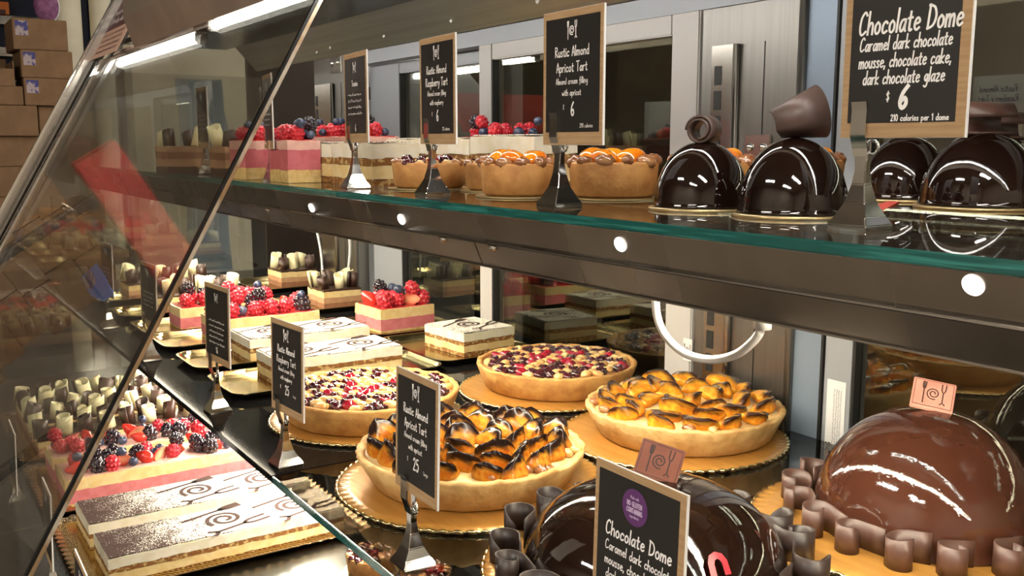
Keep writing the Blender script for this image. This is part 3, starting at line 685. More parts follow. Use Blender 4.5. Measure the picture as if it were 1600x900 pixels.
for (y, r, lb) in ((.90, .075, 'left beige round column rising behind the carton stack'), (1.07, .055, 'right slimmer beige column rising behind the carton stack')):
    bm = bmesh.new(); lathe(bm, [(r * 1.2, 0), (r * 1.2, .06), (r, .07), (r, 3.0), (r * 1.1, 3.04)], 28, closed=True)
    tag(put('beige_column', mesh_of(bm, 'beige_column', M['wallcream'], True), None, (-5.6, y, ZF)), lb, 'column', 'beige columns beyond the case')

red = thing('red_display', 'red display board in the aisle mirrored in the front glass', 'display board', (-2.98, -.14, ZF))
box('panel', M['red'], -.03, .03, -.24, .43, 1.34, 1.475, red, .004); 
for yy in (-.2, .30): box('leg', M['black'], -.012, .012, yy, yy + .03, .02, 1.34, red)
box('foot', M['black'], -.18, .18, -.24, .36, 0, .02, red, .004)

XB = -5.0
pf = thing('stock_platform', 'wooden platform under the carton stack beyond the case', 'platform', (XB - .2, .22, ZF))
box('top', M['wood'], -.22, .24, -.80, .80, .715, .775, pf, .004)
for sx in (-.18, .18):
    for sy in (-.72, .70): box('leg', M['wood'], sx - .03, sx + .03, sy - .03, sy + .03, 0, .715, pf)
rows = ['top', 'second', 'third', 'fourth', 'bottom']; cols = ['leftmost', 'second', 'third', 'fourth', 'fifth', 'rightmost']
def carton_mesh(w, d, h, seed):
    bm = bmesh.new(); bx(bm, -d, 0, 0, w, 0, h, .003); return mesh_of(bm, 'carton', M['carton'])
cmesh = {}
zb = ZF + .7755
for r_ in range(5):
    off = (.0, .018, -.012, .03, .0)[r_]
    for c_ in range(6):
        zz = zb + (4 - r_) * .1395
        y0 = -.53 + .238 * c_ + off
        t = thing('carton', 'brown cardboard carton, %s row of the stack, %s from the left' % (rows[r_], cols[c_]) if 0 < c_ < 5 else 'brown cardboard carton, %s in the %s row of the stack' % (cols[c_], rows[r_]), 'box', (XB - (.006 * ((r_ * 7 + c_ * 3) % 4)), y0, zz), 0, 'brown cartons stacked beyond the case')
        if 'c' not in cmesh:
            cmesh['c'] = carton_mesh(.232, .32, .1385, 0)
            bm = bmesh.new(); bx(bm, .0002, .0007, .1155, .1170, .0, .1385); cmesh['s'] = mesh_of(bm, 'carton_flap_line', M['wood'])
        put('body', cmesh['c'], t); put('flap_edge', cmesh['s'], t)
# three open / labelled boxes on top
ztop = zb + 5 * .1395 + .001
def small_box(label, y0, w, z0_, h, x=XB, labelled=True, open_=False, d=.3):
    t = thing('display_box', label, 'box', (x, y0, z0_))
    if open_:
        bm = bmesh.new()
        bx(bm, -.004, 0, 0, w, 0, h * .55); bx(bm, -d, -d + .004, 0, w, 0, h); bx(bm, -d, -.004, 0, .004, 0, h * .8); bx(bm, -d, -.004, w - .004, w, 0, h * .8); bx(bm, -d, -.004, .004, w - .004, 0, .004)
        put('shell', mesh_of(bm, 'open_box_shell', M['carton']), t)
        box('lining', M['cartoninside'], -d + .0045, -d + .006, .006, w - .006, .006, h * .62, t)
        box('front_lining', M['cartoninside'], -.0075, -.0045, .006, w - .006, .006, h * .5, t)
    else:
        box('body', M['carton'], -d, 0, 0, w, 0, h, t, .003)
    if labelled: box('label_patch', M['tape'], .0003, .001, w * .05, w * .28, h * .45, h * .92, t, .0)
    return t
small_box('dark brown box below the open box, at left of the upper stack', .24, .36, ztop, .085, labelled=False)
small_box('open box with purple lining on the upper stack', .24, .33, ztop + .086, .14, open_=True, labelled=False)
small_box('brown box low in the right column of the upper stack', .605, .22, ztop, .125, labelled=True)
small_box('brown box with a blue oval label in the middle of the right column', .600, .22, ztop + .126, .125)
small_box('brown box with a blue oval label, topmost of the right column', .575, .23, ztop + .252, .140)
bm = bmesh.new(); ell(bm, (0, 0, .075), (.02, .055, .075), 20, 14)
pb = thing('purple_package', 'oval purple package standing on the topmost labelled box', 'package', (XB - .12, .74, ztop + .393))
put('body', mesh_of(bm, 'purple_body', M['cartoninside'], True), pb)
bm = bmesh.new(); ell(bm, (-.021, .006, .075), (.012, .057, .078), 20, 14); put('white_rim', mesh_of(bm, 'white_rim', M['white'], True), pb)
# wire rack behind
rk = thing('steel_rack', 'steel shelf rack with a dark navy back behind the cartons', 'rack', (-6.4, .2, ZF))
box('navy_back', M['navy'], -.06, -.02, .36, 1.0, 0, 2.6, rk)
for z_ in (1.30, 1.62, 1.80, 1.98, 2.16): box('shelf_bar', M['chrome'], 0, .04, .36, .78, z_, z_ + .05, rk, .012)
for y_ in (.32, .96): box('upright', M['rail'], -.02, .0, y_, y_ + .04, 0, 2.6, rk)
oc = thing('orange_carton', 'small orange carton on the steel rack at the top left corner', 'box', (-6.36, .58, ZF + 2.0305))
box('body', M['orange'], 0, .03, 0, .14, .0, .07, oc, .003); box('side', M['maroon'], .0305, .032, .0, .12, .0, .026, oc)

# ================================================================ CAKES
# ---- boards and trays
def scallop_board(label, x, y, r, z, group='gold cake boards on the middle shelf', rz=0):
    t = thing('cake_board', label, 'cake board', (x, y, z), rz, group)
    def jit(rr, zz, a, k):
        return (rr + (.0022 * abs(sin(a * 34)) if k in (2, 3, 4) else 0), zz)
    bm = bmesh.new(); lathe(bm, [(.001, .0042), (r * .90, .0042), (r, .0040), (r + .0008, .002), (r - .002, 0), (.001, 0)], 272, jit)
    put('disc', mesh_of(bm, 'board_disc', M['board'], True), t)
    def jit2(rr, zz, a, k): return (rr + .0022 * abs(sin(a * 34)), zz + .0006 * sin(a * 68))
    bm = bmesh.new(); lathe(bm, [(r - .0012, .0043), (r + .0006, .0046), (r + .0018, .0026), (r, .0012)], 272, jit2)
    put('foil_rim', mesh_of(bm, 'board_foil_rim', M['foilpale'], True), t)
    return t
def gold_tray(label, x0, x1, y0, y1, z, group, lace=False, h=.011, lip=.013, m=None):
    """shallow tray with sloping lip and rounded corners"""
    cx, cy = (x0 + x1) / 2, (y0 + y1) / 2; hx, hy = (x1 - x0) / 2, (y1 - y0) / 2
    t = thing('gold_tray', label, 'tray', (cx, cy, z), 0, group)
    def loop(hx, hy, r, zz, n=7, sc=0.0):
        out = []
        for (sx, sy, a0) in ((1, 1, 0), (-1, 1, 90), (-1, -1, 180), (1, -1, 270)):
            for i in range(n):
                a = radians(a0 + 90 * i / (n - 1)); out.append((sx * (hx - r) + r * cos(a), sy * (hy - r) + r * sin(a), zz))
        return out
    def fine(pts, step=.004, amp=.0):
        out = []; n = len(pts); acc = 0
        for i in range(n):
            p, q = Vector(pts[i]), Vector(pts[(i + 1) % n]); L_ = (q - p).length; k = max(1, int(L_ / step))
            for j in range(k): out.append(p.lerp(q, j / k))
        return out
    if not lace:
        loops = [loop(hx - lip, hy - lip, .016, .0016), loop(hx - lip * .55, hy - lip * .55, .02, .0022 + h * .35), loop(hx - .0035, hy - .0035, .025, h), loop(hx, hy, .027, h), loop(hx - .0005, hy - .0005, .027, h - .0014), loop(hx - lip, hy - lip, .016, 0)]
        bm = bmesh.new(); vs = [[bm.verts.new(p) for p in l] for l in loops]; n = len(vs[0])
        for k in range(1, len(vs) - 1):
            for i in range(n): bm.faces.new((vs[k][i], vs[k][(i + 1) % n], vs[k + 1][(i + 1) % n], vs[k + 1][i]))
        for i in range(n): bm.faces.new((vs[0][i], vs[0][(i + 1) % n], vs[1][(i + 1) % n], vs[1][i]))
        bm.faces.new(vs[0]); bm.faces.new(vs[-1][::-1])
        put('dish', mesh_of(bm, 'tray_dish', m or M['foilpale']), t)
        bm = bmesh.new(); a = [bm.verts.new(Vector(p) + Vector((0, 0, .0003))) for p in loop(hx + .0006, hy + .0006, .027, h)]; b = [bm.verts.new(Vector(p) + Vector((0, 0, .0003))) for p in loop(hx - .0022, hy - .0022, .025, h)]
        c = [bm.verts.new(p) for p in loop(hx + .0004, hy + .0004, .027, h - .0012)]
        for i in range(n): bm.faces.new((a[i], a[(i + 1) % n], b[(i + 1) % n], b[i])); bm.faces.new((a[i], a[(i + 1) % n], c[(i + 1) % n], c[i]))
        put('rim', mesh_of(bm, 'tray_rim', M['foilpale']), t)
    else:
        base = fine(loop(hx, hy, .02, 0), .0045)
        bm = bmesh.new(); rings = []
        for k, (ins, zz, amp) in enumerate(((.018, .0014, 0), (.015, .003, 0), (.010, .0075, .001), (0, .010, .003), (.001, .0085, .003), (.016, .0, 0))):
            ring = []
            for i, p in enumerate(base):
                d = Vector((p.x * hy / hx, p.y * hx / hy, 0)).normalized(); d = Vector((math.copysign(1, p.x) if abs(p.x) > hx - .021 else 0, math.copysign(1, p.y) if abs(p.y) > hy - .021 else 0, 0)); d = d.normalized() if d.length else Vector((1, 0, 0))
                s_ = amp * (1 if i % 4 < 2 else -.3)
                ring.append(bm.verts.new((p.x - d.x * (ins - s_), p.y - d.y * (ins - s_), zz + s_ * .4)))
            rings.append(ring)
        n = len(base)
        for k in range(5):
            for i in range(n): bm.faces.new((rings[k][i], rings[k][(i + 1) % n], rings[k + 1][(i + 1) % n], rings[k + 1][i]))
        bm.faces.new(rings[0]); bm.faces.new(rings[5][::-1])
        put('dish', mesh_of(bm, 'lace_tray_dish', M['bronze']), t)
        # pressed ribs and punched lattice along the front and the side
        bm = bmesh.new()
        for k in range(int(2 * hx / .0052) - 5): bx(bm, -hx + .016 + k * .0052, -hx + .0185 + k * .0052, -hy + .012, -hy + .044, .0045, .0056)
        for k in range(9): bx(bm, hx - .034, hx - .008, -hy + .05 + k * .006, -hy + .053 + k * .006, .0045, .0058)
        put('pressed_ribs', mesh_of(bm, 'tray_ribs', M['foil']), t)
        bm = bmesh.new()
        for k in range(int(2 * hy / .007) - 4):
            y = -hy + .02 + k * .007
            bx(bm, hx - .030, hx - .006, y, y + .0022, .0060, .0072, 0, 1, Matrix.Translation((hx - .018, y, 0)) @ Matrix.Rotation(radians(40), 4, 'Z') @ Matrix.Translation((-hx + .018, -y, 0)))
        put('lattice_edge', mesh_of(bm, 'tray_lattice', M['foil']), t)
    return t

# ---- berries (one mesh per kind, shared by every copy)
def drupe_mesh(name, m, n_rows, rx, rz, rb):
    bm = bmesh.new()
    for k in range(n_rows):
        ph = -pi / 2 * .75 + (pi * .93) * k / (n_rows - 1)
        rr = rx * cos(ph); zz = rz * sin(ph); cnt = max(1, int(round(2 * pi * rr / (rb * 1.75))))
        for i in range(cnt):
            a = 2 * pi * (i + .5 * (k % 2)) / cnt
            b = bmesh.new(); bmesh.ops.create_icosphere(b, subdivisions=1, radius=rb)
            for v in b.verts: v.co += Vector((rr * cos(a), rr * sin(a), zz))
            me = bpy.data.meshes.new('t'); b.to_mesh(me); b.free(); bm.from_mesh(me); bpy.data.meshes.remove(me)
    ell(bm, (0, 0, 0), (rx * 1.10, rx * 1.10, rz * 1.10), 14, 10)
    return mesh_of(bm, name, m, True)
BR = {'raspberry': drupe_mesh('raspberry', M['rasp'], 6, .0085, .0100, .0027), 'blackberry': drupe_mesh('blackberry', M['black_b'], 6, .0088, .0115, .0032)}
bm = bmesh.new()
lathe(bm, [(.0001, -.0062), (.004, -.0052), (.0068, -.001), (.0066, .003), (.0046, .0058), (.0030, .0066), (.0027, .0060), (.0018, .0052), (.0001, .0050)], 18)
BR['blueberry'] = mesh_of(bm, 'blueberry', M['blue_b'], True)
def straw_mesh():
    bm = bmesh.new(); bmesh.ops.create_uvsphere(bm, u_segments=16, v_segments=10, radius=1)
    lay = bm.verts.layers.float.new('burn')
    for v in bm.verts:
        z = v.co.z; f = 1.0 - .45 * max(z, 0)
        flatv = v.co.x < -.05
        v.co = Vector((max(v.co.x, -.05) * .0085 * f, v.co.y * .0088 * f, z * .0135))
        v[lay] = max(0, 1 - (v.co.y / .0088) ** 2 * 1.3 - (z) ** 2 * .5) if flatv else 0.0
    return mesh_of(bm, 'strawberry_piece', M['straw'], True)
BR['strawberry_piece'] = straw_mesh()
def berries(parent, x0, x1, y0, y1, z, n, seed, kinds='rrrbbbbkss', s=1.0, upper=6):
    """berries heaped on a cake top, spread by rejection so they sit side by side; a few ride on the first layer"""
    r = random.Random(seed); pts = []; tries = 0
    nm = {'r': 'raspberry', 'b': 'blueberry', 'k': 'blackberry', 's': 'strawberry_piece'}
    while len(pts) < n and tries < 4000:
        tries += 1
        p = (r.uniform(x0, x1), r.uniform(y0, y1)); d = .0150 * s
        if all((p[0] - q[0]) ** 2 + (p[1] - q[1]) ** 2 > d * d for q in pts): pts.append(p)
    for i, p in enumerate(pts):
        k = kinds[r.randrange(len(kinds))]
        zz = {'r': .0085, 'b': .0058, 'k': .0085, 's': .0075}[k] * s
        o = put(nm[k], BR[nm[k]], parent, (p[0], p[1], z + zz), (r.uniform(-.5, .5) if k != 's' else r.uniform(.8, 1.6), r.uniform(-.5, .5), r.uniform(0, 6.28)), s * r.uniform(.9, 1.1))
    for i in range(upper):
        if len(pts) < 3: break
        a = pts[r.randrange(len(pts))]; k = 'bbkrb'[r.randrange(5)]
        put(nm[k], BR[nm[k]], parent, (a[0] + .006 * r.uniform(-1, 1), a[1] + .006 * r.uniform(-1, 1), z + .021 * s), (r.uniform(-.7, .7), r.uniform(-.7, .7), r.uniform(0, 6)), s * r.uniform(.85, 1.0))

# ---- layered slices
def layered(parent, dx, dy, layers, seed=0, wob=.0019):
    """layers from the bottom up: (part name, thickness, material, inset); every layer a soft, slightly uneven slab"""
    z = 0.0
    for li, (nm, th, m, ins) in enumerate(layers):
        nx, ny = max(4, int(dx / .009)), max(4, int(dy / .009))
        b = bmesh.new(); bmesh.ops.create_cube(b, size=1)
        for v in b.verts: v.co = Vector((v.co.x * (dx - 2 * ins), v.co.y * (dy - 2 * ins), z + th / 2 + v.co.z * th))
        e = [x for x in b.edges]
        bmesh.ops.subdivide_edges(b, edges=[x for x in e if abs(x.verts[0].co.x - x.verts[1].co.x) > 1e-6], cuts=nx, use_grid_fill=True)
        bmesh.ops.subdivide_edges(b, edges=[x for x in b.edges if abs(x.verts[0].co.y - x.verts[1].co.y) > dy * .5], cuts=ny, use_grid_fill=True)
        for v in b.verts:
            nz = mnoise.noise(Vector((v.co.x * 55 + seed * 3.1, v.co.y * 55, li * 7.7 + seed)))
            nx_ = mnoise.noise(Vector((v.co.x * 90 + 9, v.co.y * 90 + seed, v.co.z * 120 + li * 5)))
            if abs(v.co.z - z) > th * .4 or li > 0: v.co.z += wob * nz * (1 if not (li == 0 and v.co.z < th * .3) else 0)
            if abs(abs(v.co.x) - (dx / 2 - ins)) < 1e-4: v.co.x += math.copysign(wob * .7 * nx_, v.co.x)
            if abs(abs(v.co.y) - (dy / 2 - ins)) < 1e-4: v.co.y += math.copysign(wob * .7 * nx_, v.co.y)
        put(nm, mesh_of(b, nm, m), parent)
        z += th * .985
    return z
def stencil(parent, size, z, w, rz=0.0, dx=0, dy=0):
    bm = bmesh.new(); flat(bm, logo(size, 0, 0), w, Matrix.Identity(4), 3)
    for v in bm.verts: v.co = Vector((v.co.x, v.co.z, 0))
    put('cocoa_stencil', mesh_of(bm, 'cocoa_stencil', M['cocoa']), parent, (dx, dy, z), (0, 0, rz))
def tiramisu(label, cx, cy, z, dx, dy, h, seed, group, rz=0, top='vanilla', sten=None, twice=False):
    t = thing('tiramisu', label, 'cake', (cx, cy, z), rz, group)
    L_ = [('sponge_layer', h * .16, M['sponge'], 0), ('cream_layer', h * .32, M['cream'], .0006), ('sponge_layer', h * .18, M['sponge'], .0003), ('cream_layer', h * .34, M['vanilla'], 0)]
    zt = layered(t, dx, dy, L_, seed)
    bm = bmesh.new(); b = bmesh.new(); bmesh.ops.create_grid(b, x_segments=6, y_segments=6, size=.5)
    for v in b.verts: v.co = Vector((v.co.x * (dx - .004), v.co.y * (dy - .004), .0))
    ex = bmesh.ops.extrude_face_region(b, geom=b.faces[:]); bmesh.ops.translate(b, verts=[g for g in ex['geom'] if isinstance(g, bmesh.types.BMVert)], vec=(0, 0, .0012)); bm.free()
    put('dusted_top', mesh_of(b, 'dusted_top', M[top]), t, (0, 0, zt + .0012))
    if sten:
        for (sz, sx, sy, sr) in sten: stencil(t, sz, zt + .0030, sz * .062, sr, sx, sy)
    return t
def berry_cake(label, cx, cy, z, dx, dy, h, seed, group, rz=0, n=20, rows=None, deep=False, kinds='rrrrbbbks', upper=6, margin=.008, s=1.0, glaze=True):
    t = thing('mousse_cake', label, 'cake', (cx, cy, z), rz, group)
    if deep: L_ = [('sponge_base', h * .30, M['yellow'], 0), ('mousse_layer', h * .48, M['pinkdeep'], 0), ('mousse_layer', h * .22, M['pinkpale'], 0)]
    else: L_ = [('sponge_base', h * .10, M['yellow'], 0), ('mousse_layer', h * .48, M['pink'], 0), ('cream_layer', h * .42, M['cream'], 0)]
    zt = layered(t, dx, dy, L_, seed)
    box('berry_glaze', M['glaze' if glaze else 'pinkpale'], -dx / 2 + .004, dx / 2 - .004, -dy / 2 + .004, dy / 2 - .004, zt, zt + .0015, t)
    berries(t, -dx / 2 + margin, dx / 2 - margin, -dy / 2 + margin, dy / 2 - margin, zt + .001, n, seed, kinds, s, upper)
    return t
def roll_mesh(nm, m, r, h, turns=1.35, slant=.12, seed=0):
    rr = random.Random(seed); path = spiral(r * .45, r, 0, turns * 2 * pi, 22)
    bm = bmesh.new(); ribbon(bm, path, h, .0012, 0, lambda s: 1 - slant * (.5 + .5 * sin(s * 9 + seed)))
    return mesh_of(bm, nm, m, True)
ROLL = [roll_mesh('white_roll', M['whchoc'], .0085, .021, 1.3, .12, 1), roll_mesh('dark_roll', M['dkchoc'], .0085, .021, 1.3, .15, 2),
        roll_mesh('white_roll_large', M['whchoc'], .0095, .024, 1.1, .2, 3), roll_mesh('dark_roll_large', M['curl'], .0095, .022, 1.1, .2, 4)]
def choc_cake(label, cx, cy, z, dx, dy, h, seed, group, rz=0, rows=2, brown=False, pitch=.0175, rs=1.0):
    t = thing('chocolate_mousse_cake', label, 'cake', (cx, cy, z), rz, group)
    if brown: L_ = [('sponge_base', h * .26, M['brownie'], 0), ('mousse_layer', h * .28, M['mousselight'], 0), ('mousse_layer', h * .26, M['moussedark'], 0), ('cream_layer', h * .20, M['mousselight'], 0)]
    else: L_ = [('mousse_layer', h * .30, M['moussedark'], 0), ('mousse_layer', h * .28, M['mousselight'], 0), ('cream_layer', h * .32, M['cream'], 0), ('chocolate_top', h * .10, M['dkchoc'], 0)]
    zt = layered(t, dx, dy, L_, seed)
    r = random.Random(seed)
    nx = rows; ny = max(2, int((dy - .01) / pitch))
    for i in range(nx):
        for j in range(ny):
            w = (i + j) % 2 == 0
            me = ROLL[(0 if w else 1) + (2 if r.random() < .4 else 0)]
            o = put('white_chocolate_roll' if w else 'dark_chocolate_roll', me, t,
                (-dx / 2 + (i + .5) * dx / nx + r.uniform(-.002, .002), -dy / 2 + .010 + j * (dy - .018) / max(ny - 1, 1) + r.uniform(-.002, .002), zt - .001), (r.uniform(-.25, .25), r.uniform(-.25, .25), r.uniform(0, 6.28)), rs * r.uniform(.9, 1.1))
    return t

# ---- tarts
def crust_bm(rb, rt, h, seed, scal=0.0, wall=.007, n=120, jag=.0010):
    def jit(r, z, a, k):
        nz = mnoise.noise(Vector((cos(a) * 9 + seed, sin(a) * 9, z * 90)))
        nf = mnoise.noise(Vector((cos(a) * 28 + seed, sin(a) * 28, z * 160)))
        return (r + jag * nz + jag * .6 * nf + scal * sin(a * 40) * (1 if k in (2, 3, 4) else .3), z + (jag * 1.8 * nz + jag * nf if k in (4, 5, 6) else 0))
    bm = bmesh.new()
    lathe(bm, [(.001, 0), (rb - .004, 0), (rb, .003), (rb + (rt - rb) * .5, h * .5), (rt, h * .93), (rt - .001, h), (rt - wall * .6, h * 1.01), (rt - wall, h * .96), (rt - wall - .001, h * .78), (.001, h * .76)], n, jit)
    return bm
def apricot_mesh(seed, m, burn=1.0, L_=.0215, H_=.0185, T_=.0115):
    """half moon of fruit: plump belly, thin curled upper edge"""
    bm = bmesh.new(); bmesh.ops.create_uvsphere(bm, u_segments=24, v_segments=16, radius=1)
    lay = bm.verts.layers.float.new('burn')
    for v in bm.verts:
        x, y, z = v.co
        n = mnoise.noise(Vector((x * 1.9 + seed * 5, y * 1.9, z * 1.9))); nf = mnoise.noise(Vector((x * 5 + seed * 5, y * 5, z * 5)))
        thin = (1 - .58 * max(z, 0) ** .9)
        curl = -.45 * max(z, 0) ** 2 + .5 * x * x
        v.co = Vector((x * L_ * (1 + .10 * n), (y * thin + curl) * T_ * (1 + .12 * nf), (z if z > 0 else z * .5) * H_ * (1 + .16 * n + .08 * nf) - abs(x) ** 2 * .003))
        rim = z - .50 + .40 * abs(x) * (z > .05) + .30 * n + .16 * nf
        v[lay] = min(1, max(0, rim * 3.4 * burn))
    return mesh_of(bm, 'apricot_slice', m, True)
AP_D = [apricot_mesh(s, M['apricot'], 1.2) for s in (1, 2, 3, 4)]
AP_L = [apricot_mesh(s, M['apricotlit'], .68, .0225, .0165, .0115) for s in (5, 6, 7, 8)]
def apricot_tart(label, x, y, z, rb, rt, h, seed, variant, group='large tarts on gold boards', rz=0):
    t = thing('apricot_tart', label, 'tart', (x, y, z), rz, group)
    put('crust', mesh_of(crust_bm(rb, rt, h, seed, .0006, .009, 140, .0016), 'tart_crust', M['crustpale'], True), t)
    def jit(r, zz, a, k): return (r, zz + .002 * mnoise.noise(Vector((cos(a) * r * 60, sin(a) * r * 60, seed))))
    bm = bmesh.new(); lathe(bm, [(.001, h * .93), (rt * .3, h * .92), (rt * .6, h * .92), (rt * .82, h * .90), (rt - .0075, h * .86)], 64, jit)
    put('custard', mesh_of(bm, 'custard', M['custard'], True), t)
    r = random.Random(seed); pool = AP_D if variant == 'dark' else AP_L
    rings = ((rt - .024, 17), (rt - .050, 12), (rt - .076, 7), (rt - .102, 3)) if variant == 'dark' else ((rt - .025, 15), (rt - .053, 10), (rt - .081, 5), (rt - .108, 2))
    for (rad, cnt) in rings:
        if rad <= 0: continue
        for i in range(cnt):
            a = 2 * pi * (i + r.uniform(-.22, .22)) / cnt + rad * 40
            rr = rad + r.uniform(-.005, .005)
            o = put('apricot_slice', pool[r.randrange(4)], t, (rr * cos(a), rr * sin(a), h * .98 + r.uniform(-.001, .004)),
                (r.uniform(-.3, .3) + (.12 if variant == 'dark' else .42), r.uniform(-.25, .25), a + pi / 2 + r.uniform(-.7, .7)), r.uniform(.85, 1.15))
    for i in range(9):
        a = r.uniform(0, 6.28); rr = rt * r.uniform(.80, .93)
        put('almond_piece', NUT[r.randrange(3)], t, (rr * cos(a), rr * sin(a), h * .98), (0, 0, r.uniform(0, 6)), 1.0)
    return t
def blob(nm, m, s, seed, amp=.25):
    bm = bmesh.new(); bmesh.ops.create_uvsphere(bm, u_segments=14, v_segments=9, radius=1)
    for v in bm.verts:
        n = mnoise.noise(v.co * 2.6 + Vector((seed * 3.3, 0, 0))); v.co = Vector((v.co.x * s[0], v.co.y * s[1], v.co.z * s[2])) * (1 + amp * n)
    return mesh_of(bm, nm, m, True)
NUT = [blob('nut', M['nut'], (.0085, .0065, .0055), 1), blob('nut', M['nut'], (.0075, .006, .005), 2), blob('nut', M['dollop'], (.0075, .006, .005), 3)]
DOL = [blob('almond_dollop', M['dollop'], (.0105, .0072, .0058), k) for k in (4, 5, 6)]
DRB = [blob('baked_raspberry', M['darkrasp'], (.0088, .0080, .0066), k, .42) for k in (7, 8, 9)]
RRB = [blob('glazed_raspberry', M['redrasp'], (.0090, .0082, .0070), k, .42) for k in (10, 11)]
def raspberry_tart(label, x, y, z, rb, rt, h, seed, group='large tarts on gold boards'):
    t = thing('raspberry_tart', label, 'tart', (x, y, z), 0, group)
    put('crust', mesh_of(crust_bm(rb, rt, h, seed, .0, .0085, 140, .0010), 'tart_crust', M['crust'], True), t)
    bm = bmesh.new(); lathe(bm, [(.001, h * .92), (rt * .6, h * .91), (rt - .0075, h * .86)], 64)
    put('filling', mesh_of(bm, 'filling', M['custardb'], True), t)
    r = random.Random(seed); d = .0168; k = 0
    nr = int(rt / (d * .87)) + 1
    for j in range(-nr, nr + 1):
        for i in range(-nr, nr + 1):
            px = (i + .5 * (j % 2)) * d + r.uniform(-.0025, .0025); py = j * d * .87 + r.uniform(-.0025, .0025)
            rr = sqrt(px * px + py * py)
            if rr > rt - .0165: continue
            k += 1
            if (i + 2 * j) % 3 == 0 or r.random() < .22: put('almond_dollop', DOL[r.randrange(3)], t, (px, py, h * .95), (0, 0, r.uniform(0, 6.28)), r.uniform(.85, 1.12))
            else: put('baked_raspberry', (RRB[r.randrange(2)] if (rr < rt * .45 and r.random() < .6) or r.random() < .14 else DRB[r.randrange(3)]), t, (px, py, h * .95), (0, 0, r.uniform(0, 6.28)), r.uniform(.85, 1.15))
    return t
bm = bmesh.new(); bmesh.ops.create_uvsphere(bm, u_segments=18, v_segments=10, radius=1)
for v in bm.verts: v.co = Vector((v.co.x * .0125, v.co.y * .0095, max(v.co.z, -.25) * .0075))
APS = mesh_of(bm, 'apricot_half', M['apricotsm'], True)
def small_tart(label, x, y, z, r0, h, seed, kind, group):
    t = thing('small_%s_tart' % kind, label, 'tart', (x, y, z), 0, group)
    bm = bmesh.new(); lathe(bm, [(.001, 0), (r0 + .005, 0), (r0 + .005, .0012), (.001, .0012)], 40)
    put('base_card', mesh_of(bm, 'base_card', M['lid']), t)
    put('crust', mesh_of(crust_bm(r0 * .94, r0, h, seed, 0, .005, 64, .0007), 'small_crust', M['crustsm'], True), t, (0, 0, .0012))
    bm = bmesh.new(); lathe(bm, [(.001, h * .97), (r0 - .004, h * .92)], 32); put('filling', mesh_of(bm, 'small_filling', M['custardb'] if kind == 'raspberry' else M['custard'], True), t)
    r = random.Random(seed)
    if kind == 'apricot':
        for i in range(5):
            a = 2 * pi * i / 5 + seed; put('apricot_half', APS, t, (r0 * .50 * cos(a), r0 * .50 * sin(a), h + .0048), (r.uniform(-.3, .3), r.uniform(-.35, .35), a + 1.2), r.uniform(1.1, 1.3))
        for i in range(11):
            a = 2 * pi * i / 11 + seed * .7; put('glazed_nut', NUT[r.randrange(2)], t, ((r0 - .0055) * cos(a), (r0 - .0055) * sin(a), h + .001 + r.uniform(0, .002)), (r.uniform(-.4, .4), 0, r.uniform(0, 6)), r.uniform(.9, 1.25))
    else:
        for i in range(15):
            a = 2 * pi * i / 15 + seed; put('glazed_nut', [NUT[0], NUT[2], DRB[0]][r.randrange(3)], t, ((r0 - .006) * cos(a), (r0 - .006) * sin(a), h + .001), (0, 0, r.uniform(0, 6)), r.uniform(.65, .95))
        for i in range(12):
            a = r.uniform(0, 6.28); q = r0 * .62 * sqrt(r.random()); put('baked_raspberry', [DRB[0], DRB[1], RRB[0], NUT[2]][r.randrange(4)], t, (q * cos(a), q * sin(a), h + .003), (0, 0, r.uniform(0, 6)), r.uniform(.75, 1.0))
    return t

# ---- chocolate domes
def dome_bm(r, h, seed, skirt=.0012, n=72, wav=.0, pw=.96):
    prof = []
    for k in range(25):
        a = pi / 2 * k / 24; prof.append((max(.0005, r * cos(a) ** pw), .002 + (h - .002) * sin(a) ** 1.0))
    prof = [(r * .97, 0), (r + skirt, .0006)] + prof
    def jit(rr, z, a, k): 
        n_ = mnoise.noise(Vector((cos(a) * 2.2 + seed, sin(a) * 2.2, z * 14)))
        return (rr * (1 + wav * n_), z)
    bm = bmesh.new(); lathe(bm, prof, n, jit); return bm
def small_dome(label, x, y, z, r, h, seed, curl, rz, group='small chocolate domes on the upper shelf'):
    t = thing('chocolate_dome', label, 'cake', (x, y, z + .0022), rz, group)
    put('glazed_dome', mesh_of(dome_bm(r, h, seed, .0014, 72, .010), 'small_dome', M['choc'], True), t)
    bm = bmesh.new()
    if curl == 'roll':                                     # tight roll lying across the top
        path = spiral(.0066, .0112, 0, 1.75 * 2 * pi, 40); ribbon(bm, path, .027, .0019, -.0135, lambda s: 1 - .14 * s)
        put('chocolate_curl', mesh_of(bm, 'top_roll', M['curl'], True), t, (0, 0, h + .0088), (0, radians(90), 0))
    elif curl == 'wave':                                   # wide ribbon rolled into an open cone
        path = spiral(.0085, .0185, -.9 * pi, 1.02 * pi, 36); ribbon(bm, path, .036, .0016, -.018, lambda s: .40 + .60 * min(1, s * 1.5))
        for v in bm.verts:
            f = 1.14 - .55 * (v.co.z + .018) / .036; v.co.x *= f; v.co.y *= f
        put('chocolate_curl', mesh_of(bm, 'top_wave', M['curl'], True), t, (0, 0, h + .0118), (radians(8), radians(103), 0))
    else:                                                  # broad half-pipe
        path = spiral(.0122, .0142, -.2 * pi, 1.45 * pi, 26); ribbon(bm, path, .040, .0016, -.020, lambda s: 1 - .05 * s)
        put('chocolate_curl', mesh_of(bm, 'top_pipe', M['curlmid'], True), t, (0, 0, h + .0095), (0, radians(90), 0))
    return t
